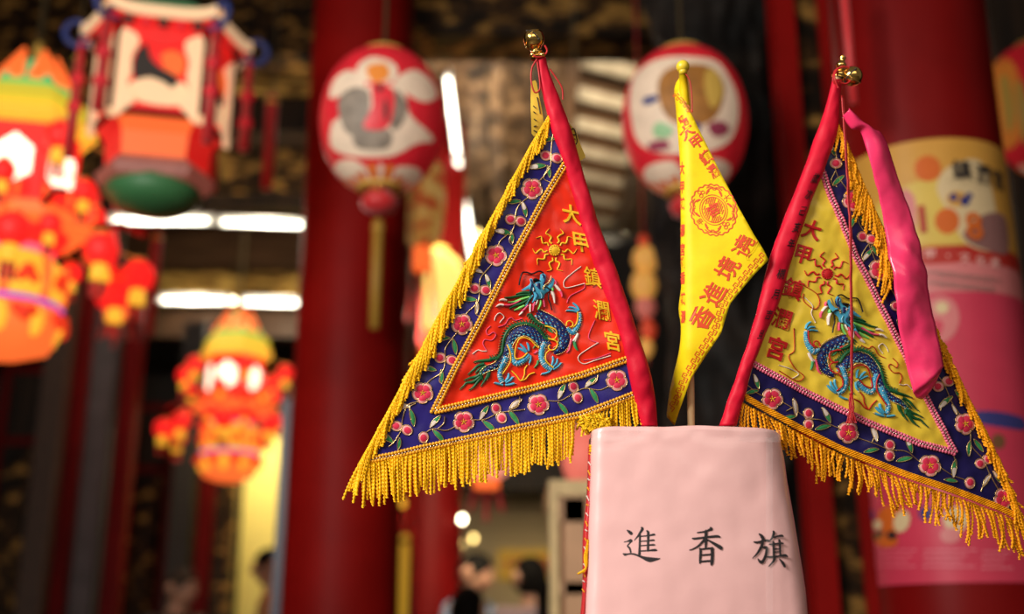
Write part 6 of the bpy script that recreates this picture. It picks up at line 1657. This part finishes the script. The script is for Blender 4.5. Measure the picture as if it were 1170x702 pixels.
def head_mesh(mb, c, hh, yaw, pitch=0.0):
    """a head with brow, nose, lips, chin and ears; hh = head height"""
    R = Matrix.Rotation(yaw, 3, 'Z') @ Matrix.Rotation(pitch, 3, 'X'); c = Vector(c); rows = []
    n, sg = 26, 32
    for i in range(n + 1):
        t = i / n; z = 0.5 - t; row = []
        prof = math.sqrt(max(0.0, 1 - (2 * z) ** 2)) ** 0.85
        jaw = 1.0 if z > -0.1 else 1 - (-0.1 - z) * 0.9
        for k in range(sg):
            a = 2 * PI * k / sg; x = math.sin(a); y = -math.cos(a)
            rx, ry = 0.36 * prof * jaw, 0.44 * prof * (jaw if y < 0 else max(jaw, 0.75))
            px, py = x * rx, y * ry
            if y < 0:
                g = lambda cx, cz, sx, sz: math.exp(-((px - cx) / sx) ** 2 - ((z - cz) / sz) ** 2)
                py -= 0.10 * g(0, -0.09, 0.05, 0.06) + 0.05 * g(0, 0.0, 0.03, 0.08)
                py -= 0.025 * g(0, -0.25, 0.09, 0.03) + 0.03 * g(0, -0.40, 0.10, 0.06)
                py += 0.035 * (g(0.13, 0.02, 0.07, 0.05) + g(-0.13, 0.02, 0.07, 0.05))
                py -= 0.018 * (g(0.13, 0.09, 0.10, 0.03) + g(-0.13, 0.09, 0.10, 0.03))
            row.append(c + R @ (Vector((px, py, z)) * hh))
        rows.append(row)
    mb.grid(rows, 0, closed_u=True)
    for s in (-1, 1):
        P = [c + R @ (Vector((s * (0.345 + 0.03 * math.sin(q)), 0.03 + 0.06 * math.cos(q), 0.0 + 0.10 * math.sin(q))) * hh) for q in [2 * PI * k / 12 for k in range(12)]]
        mb.tube(P, 0.022 * hh / 0.22, 6, 0, closed=True); mb.ball(c + R @ (Vector((s * 0.34, 0.03, 0)) * hh), 0.05 * hh, 0, 8, 6, (0.5, 1.1, 1.7))
    return R
def person(name, loc, H, yaw, label, shirt, trousers, hair_m, hair='short', head_yaw=0.0, head_pitch=0.0, arms=((0.12, 0.02), (0.12, 0.02)), child=False):
    t = empty(name, loc, label, 'person', rz=yaw)
    k = H / 1.70
    J = {}
    def j(n, x, y, z, r, r2=None): J[n] = (Vector((x, y, z)) * k, r * k, (r2 or r) * k)
    j('pelvis', 0, 0, 0.95, 0.15, 0.11); j('waist', 0, 0, 1.08, 0.13, 0.10); j('chest', 0, -0.01, 1.28, 0.155, 0.11); j('neck0', 0, 0.01, 1.42, 0.07, 0.065); j('neck', 0, -0.005, 1.49, 0.055, 0.055); j('headc', 0, -0.02, 1.56, 0.06, 0.06)
    E = [('pelvis', 'waist'), ('waist', 'chest'), ('chest', 'neck0'), ('neck0', 'neck'), ('neck', 'headc')]
    for s, nm in ((-1, 'r'), (1, 'l')):
        fx, fy = arms[0 if s < 0 else 1]
        j('hip' + nm, s * 0.09, 0, 0.86, 0.10, 0.10); j('knee' + nm, s * 0.10, -0.01, 0.49, 0.062); j('ank' + nm, s * 0.10, 0.02, 0.10, 0.042); j('toe' + nm, s * 0.12, -0.14, 0.035, 0.04, 0.03)
        E += [('pelvis', 'hip' + nm), ('hip' + nm, 'knee' + nm), ('knee' + nm, 'ank' + nm), ('ank' + nm, 'toe' + nm)]
        j('sh' + nm, s * 0.19, 0.0, 1.38, 0.062); j('el' + nm, s * (0.22 + fx * 0.3), -fy * 0.4, 1.09, 0.045); j('wr' + nm, s * (0.21 + fx * 0.2), -0.10 - fy, 0.86 + fy, 0.030)
        E += [('chest', 'sh' + nm), ('sh' + nm, 'el' + nm), ('el' + nm, 'wr' + nm)]
        wx, wy, wz = J['wr' + nm][0] / k
        d = Vector((0, -0.35 - fy, -1 + fy)).normalized(); sd = Vector((0, 1, 0))
        pm = Vector((wx, wy, wz)) + d * 0.05
        j('palm' + nm, *pm, 0.034, 0.018); E.append(('wr' + nm, 'palm' + nm))
        for f in range(4):
            b = pm + d * 0.04 + sd * (0.030 - f * 0.020); L = (0.034, 0.040, 0.037, 0.028)[f]
            j('f%d%s0' % (f, nm), *b, 0.0095); j('f%d%s1' % (f, nm), *(b + d * L + Vector((-s * 0.004, 0, 0))), 0.008); j('f%d%s2' % (f, nm), *(b + d * L * 1.8 + Vector((-s * 0.018, 0, 0))), 0.006)
            E += [('palm' + nm, 'f%d%s0' % (f, nm)), ('f%d%s0' % (f, nm), 'f%d%s1' % (f, nm)), ('f%d%s1' % (f, nm), 'f%d%s2' % (f, nm))]
        b = pm - d * 0.02 - sd * 0.035
        j('t%s0' % nm, *b, 0.011); j('t%s1' % nm, *(b + d * 0.035 - sd * 0.012), 0.009); E += [('palm' + nm, 't%s0' % nm), ('t%s0' % nm, 't%s1' % nm)]
    me = skin_mesh('body', J, E, skin, t)
    # head joined into the same mesh
    hh = 0.235 * k; hc = Vector((0, -0.035, 1.585)) * k
    mb = MB(); R = head_mesh(mb, hc, hh, head_yaw, head_pitch)
    b0 = len(me.vertices); vs = [tuple(v.co) for v in me.vertices] + mb.v; fs = [tuple(p.vertices) for p in me.polygons] + [tuple(b0 + i for i in f) for f in mb.f]
    full = MB(); full.v = vs; full.f = fs; full.m = [0] * len(fs)
    full.build('body', skin, t, local=True)
    # eyes, brows and lips as small inset details
    mb = MB()
    for s in (-1, 1):
        mb.ball(hc + R @ (Vector((s * 0.13, -0.385, 0.02)) * hh), 0.036 * hh, 0, 10, 8, (1.3, 0.6, 0.7))
        mb.tube([hc + R @ (Vector((s * (0.13 + d), -0.41 + abs(d) * 0.2, 0.10 - abs(d) * 0.15)) * hh) for d in (-0.07, 0, 0.07)], 0.012 * hh, 5)
    mb.build('eyes_and_brows', flat((0.02, 0.012, 0.01), 0.4), t, local=True)
    mb = MB(); mb.tube([hc + R @ (Vector((d, -0.405 + d * d * 2, -0.245)) * hh) for d in (-0.08, -0.04, 0, 0.04, 0.08)], [0.01 * hh, 0.02 * hh, 0.024 * hh, 0.02 * hh, 0.01 * hh], 6); mb.build('lips', flat((0.42, 0.12, 0.10), 0.5), t, local=True)
    # hair shell
    mb = MB(); rows = []
    for i in range(15):
        v = i / 14; row = []
        for q in range(32):
            a = 2 * PI * q / 32; back = (1 - math.cos(a - PI) * -1) / 2
            fr = (math.cos(a) + 1) / 2                      # 1 at the face
            low = 0.24 * fr ** 3 + (-0.36 if hair != 'short' else -0.22) * (1 - fr ** 3)
            z = 0.53 - (0.53 - low) * v; pr = math.sqrt(max(0.0, 1 - (z / 0.54) ** 2)) ** 0.85
            w = 1 + 0.03 * noise.noise(Vector((a * 3, z * 9, H)))
            row.append(hc + R @ (Vector((math.sin(a) * 0.395 * pr * w, -math.cos(a) * 0.47 * pr * w + 0.02, z)) * hh))
        rows.append(row)
    mb.grid(rows, closed_u=True)
    if hair == 'ponytail':
        mb.ball(hc + R @ (Vector((0, 0.50, 0.16)) * hh), 0.12 * hh, 0, 12, 8)
        P = [hc + R @ (Vector((0.02, y, z)) * hh) for y, z in ((0.50, 0.15), (0.62, -0.1), (0.60, -0.5), (0.54, -0.95), (0.50, -1.25))]
        mb.tube([Vector(p) for p in cr([tuple(p) for p in P], 5)], [0.10 * hh + 0.06 * hh * math.sin(min(1, i / 12) * PI * 0.8) for i in range(21)], 12)
    mb.build('hair', hair_m, t, local=True)
    # shirt and trousers
    S = {n: (J[n][0], J[n][1] + 0.016 * k, J[n][2] + 0.016 * k) for n in ('pelvis', 'waist', 'chest', 'neck0', 'shr', 'shl', 'elr', 'ell')}
    for nm in ('r', 'l'):
        a, b = J['sh' + nm][0], J['el' + nm][0]; S['el' + nm] = (a + (b - a) * 0.85, 0.062 * k, 0.062 * k)
    sm = skin_mesh('shirt', S, [('pelvis', 'waist'), ('waist', 'chest'), ('chest', 'neck0'), ('chest', 'shr'), ('chest', 'shl'), ('shr', 'elr'), ('shl', 'ell')], shirt, t)
    o = bpy.data.objects.new('shirt', sm); COL.objects.link(o); o.parent = t
    T = {n: (J[n][0], J[n][1] + 0.014 * k, J[n][2] + 0.014 * k) for n in ('pelvis', 'hipr', 'hipl', 'kneer', 'kneel', 'ankr', 'ankl')}
    T['top'] = (Vector((0, 0, 1.0)) * k, 0.15 * k, 0.12 * k)
    tm = skin_mesh('trousers', T, [('pelvis', 'top'), ('pelvis', 'hipr'), ('pelvis', 'hipl'), ('hipr', 'kneer'), ('hipl', 'kneel'), ('kneer', 'ankr'), ('kneel', 'ankl')], trousers, t)
    o = bpy.data.objects.new('trousers', tm); COL.objects.link(o); o.parent = t
    mb = MB()
    for s in (-1, 1): mb.ball(Vector((s * 0.115, -0.06, 0.045)) * k, 0.09 * k, 0, 14, 10, (0.55, 1.45, 0.5))
    mb.build('shoes', flat((0.03, 0.025, 0.02), 0.5), t, local=True)
    return t
def check_mat():
    m = bpy.data.materials.new('blue_check_cloth'); m.use_nodes = True; nt = m.node_tree; L = nt.links; b = nt.nodes['Principled BSDF']
    tc = nt.nodes.new('ShaderNodeTexCoord'); ck = nt.nodes.new('ShaderNodeTexChecker'); ck.inputs['Scale'].default_value = 55
    ck.inputs['Color1'].default_value = (0.50, 0.62, 0.80, 1); ck.inputs['Color2'].default_value = (0.07, 0.11, 0.24, 1)
    L.new(tc.outputs['Object'], ck.inputs['Vector']); L.new(ck.outputs['Color'], b.inputs['Base Color']); b.inputs['Roughness'].default_value = 0.8
    return m
hair_black = M_('black_hair', (0.006, 0.005, 0.004), 0.7, spec=0.08); hair_grey = M_('grey_brown_hair', (0.06, 0.042, 0.03), 0.7, spec=0.1)
dark_cloth = M_('dark_trousers', (0.03, 0.03, 0.04), 0.8)
def head_at(px, py_top, Y): p = at(px, py_top, Y); return (p.x, p.y, 0.0), p.z
def stand(px, py_top, Y, yaw, label, *a, **k):
    loc, top = head_at(px, py_top, Y); return person('person', loc, top / 1.0 * 0.998, yaw, label, *a, **k)
stand(538, 633, 6.5, math.radians(62), 'person with short black hair in a blue checked shirt, facing right towards the ponytailed visitor', check_mat(), dark_cloth, hair_black, 'short', head_pitch=0.2)
stand(609, 637, 6.0, math.radians(-150), 'person with a black ponytail in a pale pink top, turned away beside the cabinet', M_('pale_pink_top', (0.68, 0.50, 0.52), 0.8), dark_cloth, hair_black, 'ponytail')
stand(533, 671, 5.2, math.radians(170), 'dark haired smaller person seen from behind, in front of the checked shirt', M_('dark_top', (0.04, 0.035, 0.035), 0.8), dark_cloth, hair_black, 'short')
stand(205, 652, 6.6, math.radians(60), 'person with short grey brown hair in a dark top, by the dark doors', M_('brown_top', (0.05, 0.03, 0.025), 0.8), dark_cloth, hair_grey, 'short')
stand(316, 628, 7.4, math.radians(-70), 'person with black hair in an orange top, before the pale yellow wall', M_('orange_top', (0.62, 0.28, 0.12), 0.8), dark_cloth, hair_black, 'short')
